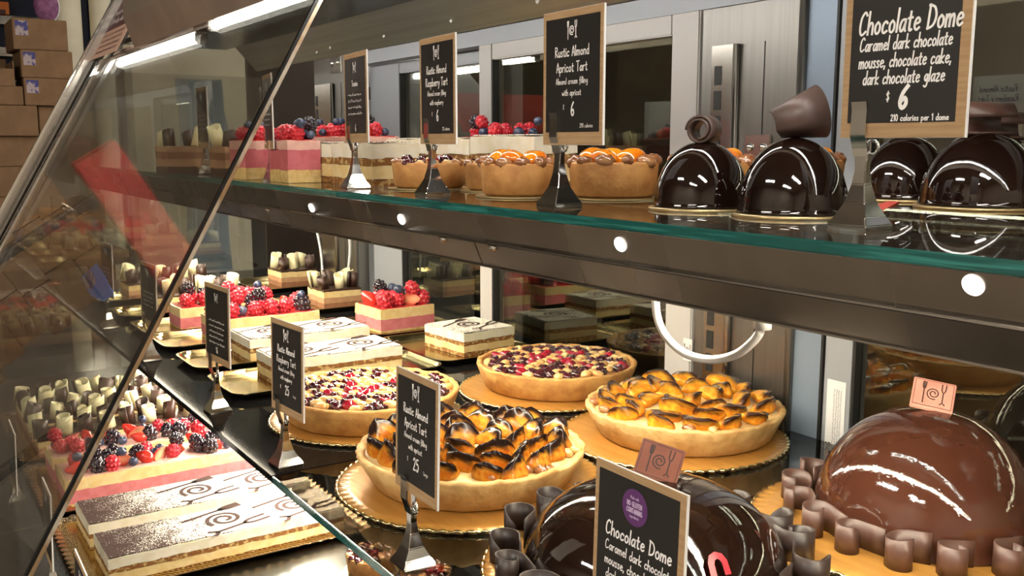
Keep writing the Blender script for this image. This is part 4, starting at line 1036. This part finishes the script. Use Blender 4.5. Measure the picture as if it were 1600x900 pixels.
def round_card(label, x, y, z, r):
    bm = bmesh.new(); lathe(bm, [(.001, 0), (r, 0), (r + .0005, .001), (r, .0022), (.001, .0022)], 56)
    return tag(put('dome_card', mesh_of(bm, 'dome_card', M['lid'], True), None, (x, y, z)), label, 'cake board', 'small gold cards under the domes')
def curl_mesh(nm, seed, m, R=.0160, hgt=.0265):
    r = random.Random(seed)
    tail = r.uniform(.014, .024); R *= r.uniform(.85, 1.1); end = r.uniform(1.25, 2.1)
    pts = [(-tail, -.0005), (-tail * .5, 0)]
    for i in range(26):
        f = i / 25; a = -pi / 2 + f * end * pi; q = R * (1 - .62 * max(0, f - .35) / .65)
        pts.append((q * cos(a) + .002, R + q * sin(a)))
    bm = bmesh.new(); ph = r.uniform(0, 6)
    if seed % 4 == 0: zt = lambda s: 1 - .5 * max(0, s - .7) / .3
    elif seed % 4 == 1: zt = lambda s: 1 - .35 * max(0, .2 - s) / .2 + .04 * sin(8 * s + ph)
    else: zt = lambda s: 1 - .06 * sin(7 * s + ph)
    ribbon(bm, pts, hgt, .0017, 0, zt); return mesh_of(bm, nm, m, True)
def big_dome(label, x, y, z, r, h, seed, m, cm, plq, rz_plq, tilt, ncurl, group, red_reflection=False):
    t = thing('chocolate_dome_cake', label, 'cake', (x, y, z), 0, group)
    put('glazed_dome', mesh_of(dome_bm(r, h, seed, .002, 120, .012), 'large_dome', m, True), t)
    pool = [curl_mesh('base_curl', seed * 10 + k, cm) for k in range(5)]; rr = random.Random(seed)
    for i in range(ncurl):
        a = 2 * pi * (i + rr.uniform(-.12, .12)) / ncurl; q = r + .0035
        put('chocolate_curl', pool[rr.randrange(5)], t, (q * cos(a), q * sin(a), 0), (0, 0, a - pi / 2 + rr.uniform(-.12, .12)), rr.uniform(.9, 1.08))
    p = put('logo_plaque', (lambda bm: (bx(bm, -.019, .019, -.0012, .0012, -.006, .027, .0008), mesh_of(bm, 'plaque', M[plq]))[1])(bmesh.new()), t, (0, 0, h + .004), (radians(tilt[0]), radians(tilt[1]), rz_plq))
    bm = bmesh.new(); flat(bm, logo(.024, 0, .0115), .0012, Matrix.Translation((0, -.0016, 0)), 2)
    flat(bm, [[(-.017, -.002), (.017, -.002)], [(.017, -.002), (.017, .0252)], [(.017, .0252), (-.017, .0252)], [(-.017, .0252), (-.017, -.002)]], .0005, Matrix.Translation((0, -.0016, 0)), 1)
    put('logo_print', mesh_of(bm, 'plaque_print', M['plaqueline'] if plq == 'plaque' else M['curlmid']), p)
    return t

# ---- price cards and their holders
HOLD = {}
def holder_meshes():
    prof = [(0, .0140, .0140), (.0022, .0142, .0142), (.0075, .0110, .0110), (.016, .0074, .0066), (.027, .0048, .0040), (.036, .0038, .0028), (.042, .0044, .0026), (.046, .0052, .0024)]
    bm = bmesh.new(); rows = []
    for (z, a, b) in prof: rows.append([bm.verts.new((sx * a, sy * b, z)) for sx, sy in ((-1, -1), (1, -1), (1, 1), (-1, 1))])
    for i in range(len(rows) - 1):
        for k in range(4): bm.faces.new((rows[i][k], rows[i][(k + 1) % 4], rows[i + 1][(k + 1) % 4], rows[i + 1][k]))
    bm.faces.new(rows[0][::-1]); bm.faces.new(rows[-1])
    bmesh.ops.bevel(bm, geom=[e for e in bm.edges], offset=.0006, segments=2, affect='EDGES')
    HOLD['stand'] = mesh_of(bm, 'holder_stand', M['chrome'])
    bm = bmesh.new()
    prism(bm, [(-.0050, -.0024, .044), (-.0050, -.0036, .050), (-.0050, -.0062, .057), (-.0050, -.0056, .072), (-.0050, -.0068, .077), (-.0050, -.0078, .077), (-.0050, -.0068, .072), (-.0050, -.0074, .057), (-.0050, -.0046, .049), (-.0050, -.0034, .044)], (.0105, 0, 0))
    HOLD['front_clip'] = mesh_of(bm, 'holder_front_clip', M['chrome'])
    bm = bmesh.new(); bx(bm, -.0040, .0040, .0014, .0024, .045, .066, .0004)
    HOLD['back_clip'] = mesh_of(bm, 'holder_back_clip', M['chrome'])
    bm = bmesh.new(); pts = [(.0062 + .0042 * cos(2 * pi * i / 18), 0, .0495 + .0042 * sin(2 * pi * i / 18)) for i in range(19)]; tube(bm, pts, .0011, 8, False)
    HOLD['spring_ring'] = mesh_of(bm, 'holder_ring', M['chrome'], True)
holder_meshes()
def holder(label, x, y, z, rz, group, s=1.0):
    t = thing('card_holder', label, 'card holder', (x, y, z), rz, group); t.scale = (s, s, s)
    for k in ('stand', 'front_clip', 'back_clip', 'spring_ring'): put(k, HOLD[k], t)
    return t
def card(label, x, y, zb_, w, h, rz, group, front, back=None, lean=0.0, border=(.0045, .0045, .0105, .006), sticker=False):
    """x, y = lower left corner of the card; front = list of (strokes, stroke width)"""
    t = thing('price_card', label, 'price card', (x, y, zb_), rz, group); t.rotation_euler = (lean, 0, rz)
    box('backing', M['white'], 0, w, -.0008, .0008, 0, h, t)
    box('kraft_face', M['kraft'], .0003, w - .0009, -.0012, -.0008, .0003, h - .0003, t)
    l, r_, b_, tp = border
    box('black_panel', M['cardblack'], l, w - r_, -.0015, -.0012, b_, h - tp, t)
    bm = bmesh.new()
    for st, sw in front: flat(bm, st, sw, Matrix.Translation((0, -.0018, 0)), 3)
    put('lettering', mesh_of(bm, 'card_lettering', M['chalk']), t)
    if back:
        bm = bmesh.new()
        for st, sw in back: flat(bm, [[(w - px, pz) for px, pz in pl] for pl in st], sw, Matrix.Translation((0, .0012, 0)), 3)
        put('back_lettering', mesh_of(bm, 'card_back_lettering', M['ink']), t)
    if sticker:
        bm = bmesh.new(); c = (w * .47, h * .80); n = 40
        vs = [bm.verts.new((c[0] + .0122 * cos(2 * pi * i / n), -.0017, c[1] + .0122 * sin(2 * pi * i / n))) for i in range(n)]; bm.faces.new(vs)
        st = put('round_sticker', mesh_of(bm, 'round_sticker', M['purple']), t)
        bm = bmesh.new()
        flat(bm, text_at('NO GLUTEN', c[0], c[1] + .0006, .0030, .021), .0007, Matrix.Translation((0, -.0020, 0)), 2)
        flat(bm, text_at('CONTAINING', c[0], c[1] - .0038, .0030, .021), .0007, Matrix.Translation((0, -.0020, 0)), 2)
        flat(bm, text_at('Made with', c[0], c[1] + .0055, .0019, .014), .0003, Matrix.Translation((0, -.0020, 0)), 2)
        flat(bm, text_at('ingredients', c[0], c[1] - .0070, .0019, .015), .0003, Matrix.Translation((0, -.0020, 0)), 2)
        put('sticker_lettering', mesh_of(bm, 'sticker_lettering', M['lilac']), st)
    return t
def card_text(w, h, title, body, price, small=None, logo_=True, large=None):
    """lines measured on the real cards, as fractions of the card height"""
    c = w * .5; out = []
    if logo_: out.append((logo(h * .135, c, h * .845), h * .0085))
    for k, s in enumerate(title): out.append((text_at(s, c, h * (.66 - .115 * k), h * .072, w * .70), h * .0090))
    z = h * (.66 - .115 * len(title)) + h * .025
    for k, s in enumerate(body): out.append((text_at(s, c, z - h * .085 * k, h * .046, w * .70), h * .0056))
    z = z - h * .085 * len(body)
    out.append((text_at(price[1:], c + w * .02, z - h * .065, h * .098), h * .013)); out.append((text_at('$', c - w * .13 - (w * .05 if len(price) > 2 else 0), z - h * .018, h * .036), h * .005))
    if large: out.append((text_at(large, c + w * .25, z - h * .060, h * .030), h * .0038))
    if small: out.append((text_at(small, w * .90 - text_strokes(small, h * .030)[1] / 2 - w * .05, h * .13, h * .030), h * .0032))
    return out
def squig_text(w, h, title, lines, seed, price=None):
    c = w * .5; out = [(logo(h * .12, c, h * .83), h * .008)]
    if title: out.append((text_at(title, c, h * .63, h * .06, w * .6), h * .008))
    for k in range(lines): out.append((squiggle(c, h * (.52 - .07 * k), w * .62, h * .022, seed + k), h * .0045))
    if price: out.append((text_at(price, c, h * .13, h * .075), h * .010))
    return out

# ---------------------------------------------------------------- UPPER SHELF
ZS = ZU + .0004
GU = 'slices on the upper shelf'
p = atz(262, 272, ZS)
choc_cake('chocolate mousse slice with white and dark rolls, far left of the upper shelf', p.x - .045, p.y + .035, ZS, .085, .065, .047, 3, GU, 0, 2, True, .026, 1.4)
p = atz(352, 276, ZS)
choc_cake('chocolate mousse slice with rolls behind the first upper card', p.x - .05, p.y + .036, ZS, .085, .065, .047, 4, GU, 0, 2, True, .026, 1.4)
choc_cake('chocolate mousse slice with rolls, second row, far end of the upper shelf', -1.70, .56, ZS, .10, .065, .047, 5, GU, 0, 2, True, .026, 1.4)
p = atz(382, 281, ZS)
berry_cake('pink mousse slice topped with berries, left of the glass seam on the upper shelf', p.x - .035, p.y + .035, ZS, .07, .065, .056, 11, GU, 0, 9, None, True, 'rrrrbbss', 2)
p = atz(450, 286, ZS)
berry_cake('pink mousse slice topped with berries, just right of the glass seam', p.x - .035, p.y + .0235, ZS, .07, .045, .056, 12, GU, 0, 8, None, True, 'rrsrbbb', 3)
p = atz(492, 285, ZS)
tiramisu('tiramisu slice behind the tiramisu card, left one of the front pair', p.x - .038, p.y + .040, ZS, .084, .06, .052, 13, GU, 0, 'dustlight')
p = atz(582, 292, ZS)
tiramisu('tiramisu slice left of the small raspberry tart, right one of the front pair', p.x - .062, p.y + .032, ZS, .125, .062, .052, 14, GU, 0, 'dustlight')
berry_cake('berry topped mousse slice behind the two front tiramisu slices', -1.375, .615, ZS, .17, .07, .062, 15, GU, 0, 22, None, True, 'rrbbsrb', 7)
berry_cake('berry topped mousse slice in the second row behind the raspberry tart card', -1.14, .735, ZS, .12, .07, .060, 16, GU, 0, 13, None, True, 'rrrbbs', 3)
q0 = aty(600, 216, .62); q1 = aty(732, 216, .62); q2 = aty(834, 212, .62)
tiramisu('tiramisu slice in the second row, behind the small raspberry tarts', (q0.x + q1.x) / 2, .652, ZS, q1.x - q0.x - .006, .06, .0575, 17, GU, 0, 'dustlight')
tiramisu('tiramisu slice in the second row, left of the apricot card', (q1.x + q2.x) / 2, .652, ZS, q2.x - q1.x - .004, .06, .0605, 18, GU, 0, 'dustlight')
small_tart('small raspberry almond tart behind the raspberry tart card', -.985, .535, ZS, .043, .0285, 21, 'raspberry', 'small tarts on the upper shelf')
small_tart('small raspberry almond tart peeping out right of the raspberry card stand', -.895, .575, ZS, .040, .0285, 22, 'raspberry', 'small tarts on the upper shelf')
small_tart('small glazed apricot tart left of the apricot card stand', -.788, .527, ZS, .0375, .031, 23, 'apricot', 'small tarts on the upper shelf')
small_tart('small glazed apricot tart right of the apricot card stand', -.716, .588, ZS, .0425, .033, 24, 'apricot', 'small tarts on the upper shelf')
small_tart('small glazed apricot tart half hidden by the leftmost small dome', -.668, .668, ZS, .040, .033, 25, 'apricot', 'small tarts on the upper shelf')
small_tart('small glazed apricot tart in the gap between the two left domes', -.640, .762, ZS, .042, .035, 26, 'apricot', 'small tarts on the upper shelf')
DOM = [(-.556, .547, .0375, .0510, 'roll', radians(-63), 'small glossy chocolate dome with a tight roll on top, leftmost of the domes'),
       (-.468, .551, .0385, .0535, 'wave', radians(-112), 'small glossy chocolate dome with a folded wave curl, second from the left'),
       (-.545, .795, .041, .056, 'wave', radians(10), 'small glossy chocolate dome behind the dome price card, in the back row'),
       (-.520, .905, .041, .056, 'pipe', radians(50), 'small chocolate dome in the back corner, seen between two other domes'),
       (-.446, .752, .0465, .0585, 'pipe', radians(58), 'wide glossy chocolate dome with a broad tube curl, right of the dome card'),
       (-.395, .842, .0465, .060, 'pipe', radians(40), 'wide glossy chocolate dome at the right edge, behind the broad curl dome')]
for k, (x, y, r, h, cu, rz, lb) in enumerate(DOM):
    round_card('round gold card under the ' + ['roll topped dome at left', 'wave topped second dome', 'dome behind the price card', 'dome in the back corner', 'wide dome right of the card', 'wide dome at the right edge'][k], x, y, ZU + .0001, r + .004)
    small_dome(lb, x, y, ZU + .0003, r, h, 30 + k, cu, rz)
# red paper slip on the shelf
bm = bmesh.new(); p = [atz(1352, 326, ZS), atz(1425, 305, ZS), atz(1408, 315, ZS), atz(1357, 340, ZS)]
prism(bm, [Vector((q.x, q.y, ZU + .0006)) for q in p], (0, 0, .0006))
tag(put('red_paper_slip', mesh_of(bm, 'red_paper_slip', M['redpaper'])), 'small red paper slip lying beside the dome card stand', 'paper slip')

GC, GH = 'price cards on the upper shelf', 'chrome card holders on the upper shelf'
UC = [(303, 138, 319, .46, -4, 'c1'), (406, 119, 419, .46, -11, 'c2'), (533, 86, 562, .46, -6, 'c3'), (651, 62, 704, .47, -3, 'c4'), (845, 22, 940, .47, 0, 'c5')]
spec = {
 'c1': ('narrow looking chalk price card in front of the chocolate mousse slices', squig_text(.08, .1, None, 4, 11, None), None, 'before the chocolate mousse slices'),
 'c2': ('chalk price card crossed by the glass seam before the pink mousse slices', squig_text(.08, .1, None, 4, 21, None),
        [(text_at('Raspberry', .040, .075, .010, .06), .0010), (text_at('Mousse Cake', .040, .060, .010, .062), .0010), (text_at('$6', .042, .032, .014), .0016)], 'before the pink mousse slices'),
 'c3': ('chalk price card reading Tiramisu on the upper shelf', squig_text(.08, .1, 'Tiramisu', 4, 31, '6'), None, 'in front of the two front tiramisu slices'),
 'c4': ('chalk price card for the six dollar raspberry tart on the upper shelf', card_text(.08, .105, ['Rustic Almond', 'Raspberry Tart'], ['Almond cream filling', 'with raspberry'], '$6', '310 calories'.replace('3', '2')),
        [(text_at('Rustic Almond', .040, .080, .010, .062), .0010), (text_at('Raspberry Tart', .040, .065, .010, .062), .0010), (text_at('$6', .042, .032, .014), .0016)], 'in front of the small raspberry tart'),
 'c5': ('chalk price card for the six dollar apricot tart on the upper shelf', card_text(.08, .107, ['Rustic Almond', 'Apricot Tart'], ['Almond cream filling', 'with apricot'], '$6', '290 calories'),
        [(text_at('Rustic Almond', .040, .080, .010, .062), .0010), (text_at('Apricot Tart', .040, .065, .010, .062), .0010), (text_at('$6', .042, .032, .014), .0016)], 'between the two front apricot tarts')}
hpx = {'c1': (318, 277), 'c2': (420, 284), 'c3': (551, 291), 'c4': (676, 303), 'c5': (865, 319)}
for (x0, y0, x1, Y, ang, key) in UC:
    a = aty(x0, y0, Y); lb, fr, bk, hl = spec[key]
    hp = atz(*hpx[key], ZS)
    w, h = .08, {'c1': .1, 'c2': .1, 'c3': .1, 'c4': .105, 'c5': .107}[key]
    rz = radians(ang)
    card(lb, a.x, Y + .004, a.z - h, w, h, rz, GC, fr, bk)
    off = .016
    holder('chrome card holder on the upper shelf ' + hl, a.x + off * cos(rz), Y + .004 + off * sin(rz) + .0045, ZU, rz, GH, 1.0 if a.z - h > -.004 else .96)
# chocolate dome card
a = aty(1306, 216, .50)
W_, H_ = .0815, .122
c = W_ / 2
fr = [(text_at('Chocolate Dome', c + .002, .0612, .0132, W_ * .80, .10), .0014), (text_at('Caramel dark chocolate', c, .0515, .0080, W_ * .72, .10), .00095),
      (text_at('mousse, chocolate cake,', c, .0415, .0080, W_ * .72, .10), .00095), (text_at('dark chocolate glaze', c, .0318, .0080, W_ * .64, .10), .00095),
      (text_at('6', c + .001, .0172, .0128, None, .15), .0024), (text_at('$', c - .0085, .0215, .0055), .0008), (text_at('210 calories per 1 dome', W_ - .0285, .0100, .0036, .041), .0006)]
card('chocolate dome chalk price card on the upper shelf, cut by the top edge', a.x, .505, a.z, W_, H_, radians(2), GC, fr, None, 0, (.0050, .0068, .0090, .0045), True)
holder('large chrome card holder under the dome price card on the upper shelf', a.x + .0135, .5095, ZU, radians(2), GH, 1.0)

# ---------------------------------------------------------------- MIDDLE SHELF
ZP = ZM + .0003
# boards, tarts, domes
TART = [(-1.150, .527, .128), (-1.140, .818, .132), (-.862, .515, .143), (-.862, .811, .138)]
BLB = ['ruffled gold cake board under the left raspberry tart', 'ruffled gold cake board under the rear raspberry tart', 'ruffled gold cake board under the front apricot tart', 'ruffled gold cake board under the rear apricot tart']
for (x, y, r), lb in zip(TART, BLB): scallop_board(lb, x, y, r, ZP)
ZB = ZM + .0047
raspberry_tart('large raspberry almond tart behind the twenty five dollar raspberry card', -1.152, .530, ZB, .108, .121, .037, 41)
raspberry_tart('large raspberry almond tart in the back row before the middle door', -1.146, .836, ZB, .108, .121, .037, 42)
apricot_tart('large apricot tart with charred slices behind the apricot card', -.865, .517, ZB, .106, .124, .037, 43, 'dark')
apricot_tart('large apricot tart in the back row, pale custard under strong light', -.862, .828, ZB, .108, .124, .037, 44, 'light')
scallop_board('ruffled gold cake board under the brown dome cake at right', -.520, .802, .149, ZP)
scallop_board('ruffled gold cake board under the dark dome cake at the front', -.590, .530, .142, ZP)
GD = 'large chocolate domes'
big_dome('large brown chocolate dome cake with curls, at the right', -.520, .820, ZB, .103, .110, 5, M['chocbig'], M['curlmid'], 'plaquepink', radians(34), (-42, 8), 17, GD)
dk = big_dome('large dark chocolate dome cake behind the dome price card at the bottom', -.588, .534, ZB, .112, .077, 6, M['choc'], M['curldark'], 'plaque', radians(40), (-20, 14), 17, GD)
# reflected red sign letter painted on the dark dome
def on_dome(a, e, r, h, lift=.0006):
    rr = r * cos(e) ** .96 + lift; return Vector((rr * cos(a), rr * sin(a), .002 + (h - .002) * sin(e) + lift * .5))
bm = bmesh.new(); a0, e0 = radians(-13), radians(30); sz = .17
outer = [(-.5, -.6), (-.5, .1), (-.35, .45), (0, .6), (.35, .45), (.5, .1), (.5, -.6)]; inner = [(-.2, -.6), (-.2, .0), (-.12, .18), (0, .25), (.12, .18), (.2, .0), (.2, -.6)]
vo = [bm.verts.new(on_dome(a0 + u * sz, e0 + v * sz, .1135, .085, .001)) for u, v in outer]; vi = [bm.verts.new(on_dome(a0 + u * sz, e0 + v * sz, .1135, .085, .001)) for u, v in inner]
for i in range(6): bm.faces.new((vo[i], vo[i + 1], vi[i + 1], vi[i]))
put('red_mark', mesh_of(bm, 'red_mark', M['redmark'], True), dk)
# a tart further along, outside the frame, that the near door mirrors
scallop_board('ruffled gold cake board beyond the right edge of the picture', -.225, .80, .14, ZP)
raspberry_tart('large raspberry almond tart beyond the right edge, mirrored in the near door', -.225, .80, ZB, .108, .121, .037, 45)

# trays with whole strips, front row
GT = 'gold trays on the middle shelf'
front = [(-2.435, -2.300, 'behind the blue tag'), (-2.205, -2.070, 'left of the second middle card'), (-2.010, -1.860, 'under the far berry strip'),
         (-1.852, -1.705, 'under the berry strip behind the third card'), (-1.660, -1.515, 'under the left tiramisu strip'), (-1.475, -1.320, 'under the right tiramisu strip')]
for (x0, x1, lb) in front: gold_tray('shallow gold tray ' + lb + ' in the front row', x0, x1, .400, .745, ZP, GT)
ZT = ZM + .0024
GM = 'whole cakes on the middle shelf'
choc_cake('striped roll mousse cake at the far end, behind the blue tag', -2.372, .56, ZT, .085, .18, .040, 51, GM, 0, 2, False, .030, 1.6)
choc_cake('striped roll mousse cake left of the glass seam on the middle shelf', -2.14, .56, ZT, .085, .19, .040, 52, GM, 0, 2, False, .030, 1.6)
berry_cake('pink berry strip crossed by the glass seam on the middle shelf', -1.940, .575, ZT, .085, .20, .043, 53, GM, 0, 13, None, False, 'rrrrbbk', 3, .012, 1.4)
berry_cake('pink berry strip behind the third middle card, heaped with raspberries', -1.778, .595, ZT, .095, .20, .043, 54, GM, 0, 17, None, False, 'rrrrbbskr', 7, .012, 1.42)
tiramisu('tiramisu strip behind the raspberry tart card, left of two', -1.585, .600, ZT, .108, .215, .042, 55, GM, 0, 'dustlight', [(.096, 0, -.052, .4), (.096, 0, .056, .4)])
tiramisu('tiramisu strip nearest the left raspberry tart, right of two', -1.405, .580, ZT, .098, .205, .042, 56, GM, 0, 'dustlight', [(.090, 0, -.05, .4), (.090, 0, .053, .4)])
# back row
gold_tray('wide gold tray under the square pink berry cake in the back row', -1.80, -1.60, .755, .945, ZP, GT)
gold_tray('wide gold tray under the square tiramisu in the back row', -1.585, -1.345, .748, .948, ZP, GT)
gold_tray('gold tray under the right striped mousse cake in the back row', -2.13, -1.93, .755, .940, ZP, GT)
gold_tray('gold tray under the left striped mousse cake in the back row', -2.50, -2.27, .755, .940, ZP, GT)
p = atz(716, 559, ZT)
tiramisu('square tiramisu with a swirl stencil in the back row', p.x - .063, p.y + .060, ZT, .118, .112, .040, 57, GM, radians(6), 'dustlight', [(.088, 0, 0, .5)])
p = atz(592, 522, ZT)
berry_cake('square pink cake crowned with raspberries in the back row', p.x - .056, p.y + .062, ZT, .105, .120, .046, 58, GM, radians(3), 12, None, False, 'rrrrbsrk', 4, .014, 1.5)
p = atz(507, 484, ZT)
choc_cake('striped roll mousse cake in the back row, right one by the thin wires', p.x - .050, p.y + .045, ZT, .095, .088, .043, 59, GM, 0, 2, False, .022, 1.6)
p = atz(440, 450, ZT)
choc_cake('striped roll mousse cake in the back row, left one at the far wall', p.x - .055, p.y + .050, ZT, .10, .095, .043, 60, GM, 0, 2, False, .022, 1.6)

GC2, GH2 = 'price cards on the middle shelf', 'chrome card holders on the middle shelf'
h_ = .106
mid = [((153, 377), .11, 3.0, .088, 'm1', (168, 512)), ((215, 407), .10, 3.0, .088, 'm2', (236, 560)), ((315, 440), .10, 4.0, .088, 'm3', (338, 640)), ((418, 495), .095, 4.0, .084, 'm4', (441, 733)), ((613, 572), .078, -1.0, .078, 'm5', (634, 878))]
mspec = {'m1': ('chalk price card beside the blue tag at the far end of the middle shelf', squig_text(.088, h_, None, 4, 81), 'beside the blue tag'),
 'm2': ('chalk price card left of the glass seam on the middle shelf', squig_text(.088, h_, None, 4, 91), 'just left of the glass seam'),
 'm3': ('chalk price card in front of the heaped berry strip', squig_text(.088, h_, None, 5, 101, '14'.replace('4', '6')), 'in front of the heaped berry strip'),
 'm4': ('chalk price card for the twenty five dollar raspberry tart', card_text(.084, h_, ['Rustic Almond', 'Raspberry Tart'], ['Almond cream filling', 'with raspberry'], '$25', None, True, 'Large'), 'in front of the left raspberry tart'),
 'm5': ('chalk price card for the twenty five dollar apricot tart', card_text(.078, h_, ['Rustic Almond', 'Apricot Tart'], ['Almond cream filling', 'with apricot'], '$25', None, True, 'Large'), 'in front of the front apricot tart')}
for (px, ww, ang, w, key, hp) in mid:
    a = aty(*px, .360); rz = radians(ang); lb, fr, hl = mspec[key]
    card(lb, a.x, .362, a.z - h_, w, h_, rz, GC2, fr, None, radians(-1.5), (.0045, .0045, .0095, .006))
    hb = atz(*hp, ZM)
    off = .020
    holder('chrome card holder on the middle shelf ' + hl, a.x + off * cos(rz), .3665 + off * sin(rz), ZM, rz, GH2, 1.08)
# blue reflection at the first card, put in as a coloured sheet
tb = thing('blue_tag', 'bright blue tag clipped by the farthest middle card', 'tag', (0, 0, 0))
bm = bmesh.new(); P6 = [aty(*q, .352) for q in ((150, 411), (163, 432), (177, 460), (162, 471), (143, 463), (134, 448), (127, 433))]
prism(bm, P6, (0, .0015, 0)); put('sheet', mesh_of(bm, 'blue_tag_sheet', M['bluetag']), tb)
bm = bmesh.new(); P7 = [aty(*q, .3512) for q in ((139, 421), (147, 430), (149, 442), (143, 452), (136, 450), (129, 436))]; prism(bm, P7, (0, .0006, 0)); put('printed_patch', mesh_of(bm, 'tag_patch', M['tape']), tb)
# dome card, near bottom
a = aty(925, 715, .385); b = aty(1085, 775, .385)
w = .0875; H_ = .112; c = w * .5
fr = [(text_at('Chocolate Dome', c + .001, .0640, .0095, w * .72, .10), .0012), (text_at('Caramel dark chocolate', c + .002, .0535, .0066, w * .74, .08), .0008),
      (text_at('mousse, chocolate cake,', c + .002, .0435, .0066, w * .74, .08), .0008), (text_at('dark chocolate glaze', c, .0340, .0066, w * .66, .08), .0008), (text_at('25', c, .0165, .0105), .0018)]
card('chocolate dome chalk price card at the bottom edge with a purple round sticker', a.x, .387, a.z - H_, w, H_, radians(0), GC2, fr, None, radians(-1.5), (.0045, .0060, .0090, .0055), True)
holder('chrome card holder under the bottom dome card', a.x + .018, .3912, ZM, 0, GH2, 1.0)

# ---------------------------------------------------------------- DECK
GDk = 'cake strips on the deck'
for (x0, x1, lb) in ((-1.665, -1.345, 'under the two tiramisu strips'), (-1.985, -1.690, 'under the two berry strips'), (-2.42, -2.01, 'under the striped roll cakes')):
    gold_tray('lace edged bronze gold tray on the deck ' + lb, x0, x1, .190, .62, ZD + .0003, 'lace edged trays on the deck', True)
ZC = ZD + .0019
tiramisu('cocoa dusted tiramisu strip on the deck, nearest of two', -1.425, .405, ZC, .108, .355, .042, 71, GDk, 0, 'dust', [(.104, 0, .00, .3), (.104, 0, .11, .3)])
tiramisu('cocoa dusted tiramisu strip on the deck beside the berry strip', -1.575, .405, ZC, .116, .355, .042, 72, GDk, 0, 'dust', [(.104, 0, .00, .3), (.104, 0, .11, .3)])
for (x, w, sd, lb) in ((-1.785, .105, 73, 'long pink berry strip on the deck next to the tiramisu'), (-1.918, .095, 74, 'long pink berry strip on the deck next to the roll cakes')):
    t = berry_cake(lb, x, .400, ZC, w, .345, .048, sd, GDk, 0, 34, None, False, 'rbbkkssr', 4, .014, 1.3, False)
for (x, sd, lb) in ((-2.085, 75, 'striped roll cake strip on the deck next to the berry strips'), (-2.215, 76, 'striped roll cake strip on the deck, second from the berry strips'), (-2.345, 77, 'striped roll cake strip on the deck nearest the end glass')):
    choc_cake(lb, x, .400, ZC, .098, .35, .040, sd, GDk, 0, 2, False, .034, 1.85)
small_tart('small raspberry tart on the deck at the bottom edge', -1.225, .56, ZD + .0003, .036, .026, 27, 'raspberry', 'small tarts on the deck')
small_tart('small raspberry tart on the deck hidden behind the shelf edge', -1.13, .60, ZD + .0003, .036, .026, 28, 'raspberry', 'small tarts on the deck')
GC3, GH3 = 'price cards on the deck', 'chrome card holders on the deck'
for (px, w, key, lb) in (((10, 655), .108, 'd1', 'beside the berry strips'), ((62, 746), .085, 'd2', 'beside the tiramisu strips'), ((112, 858), .085, 'd3', 'at the bottom left corner')):
    a = aty(*px, .157)
    card('chalk price card seen edge on, front of the deck ' + lb, a.x, .157, a.z - .106, w, .106, radians(-1), GC3, squig_text(w, .106, None, 4, 120 + len(lb)), None, radians(-2))
    holder('chrome card holder at the front of the deck ' + lb, a.x + .02, .1615, ZD, radians(-1), GH3, 1.02)
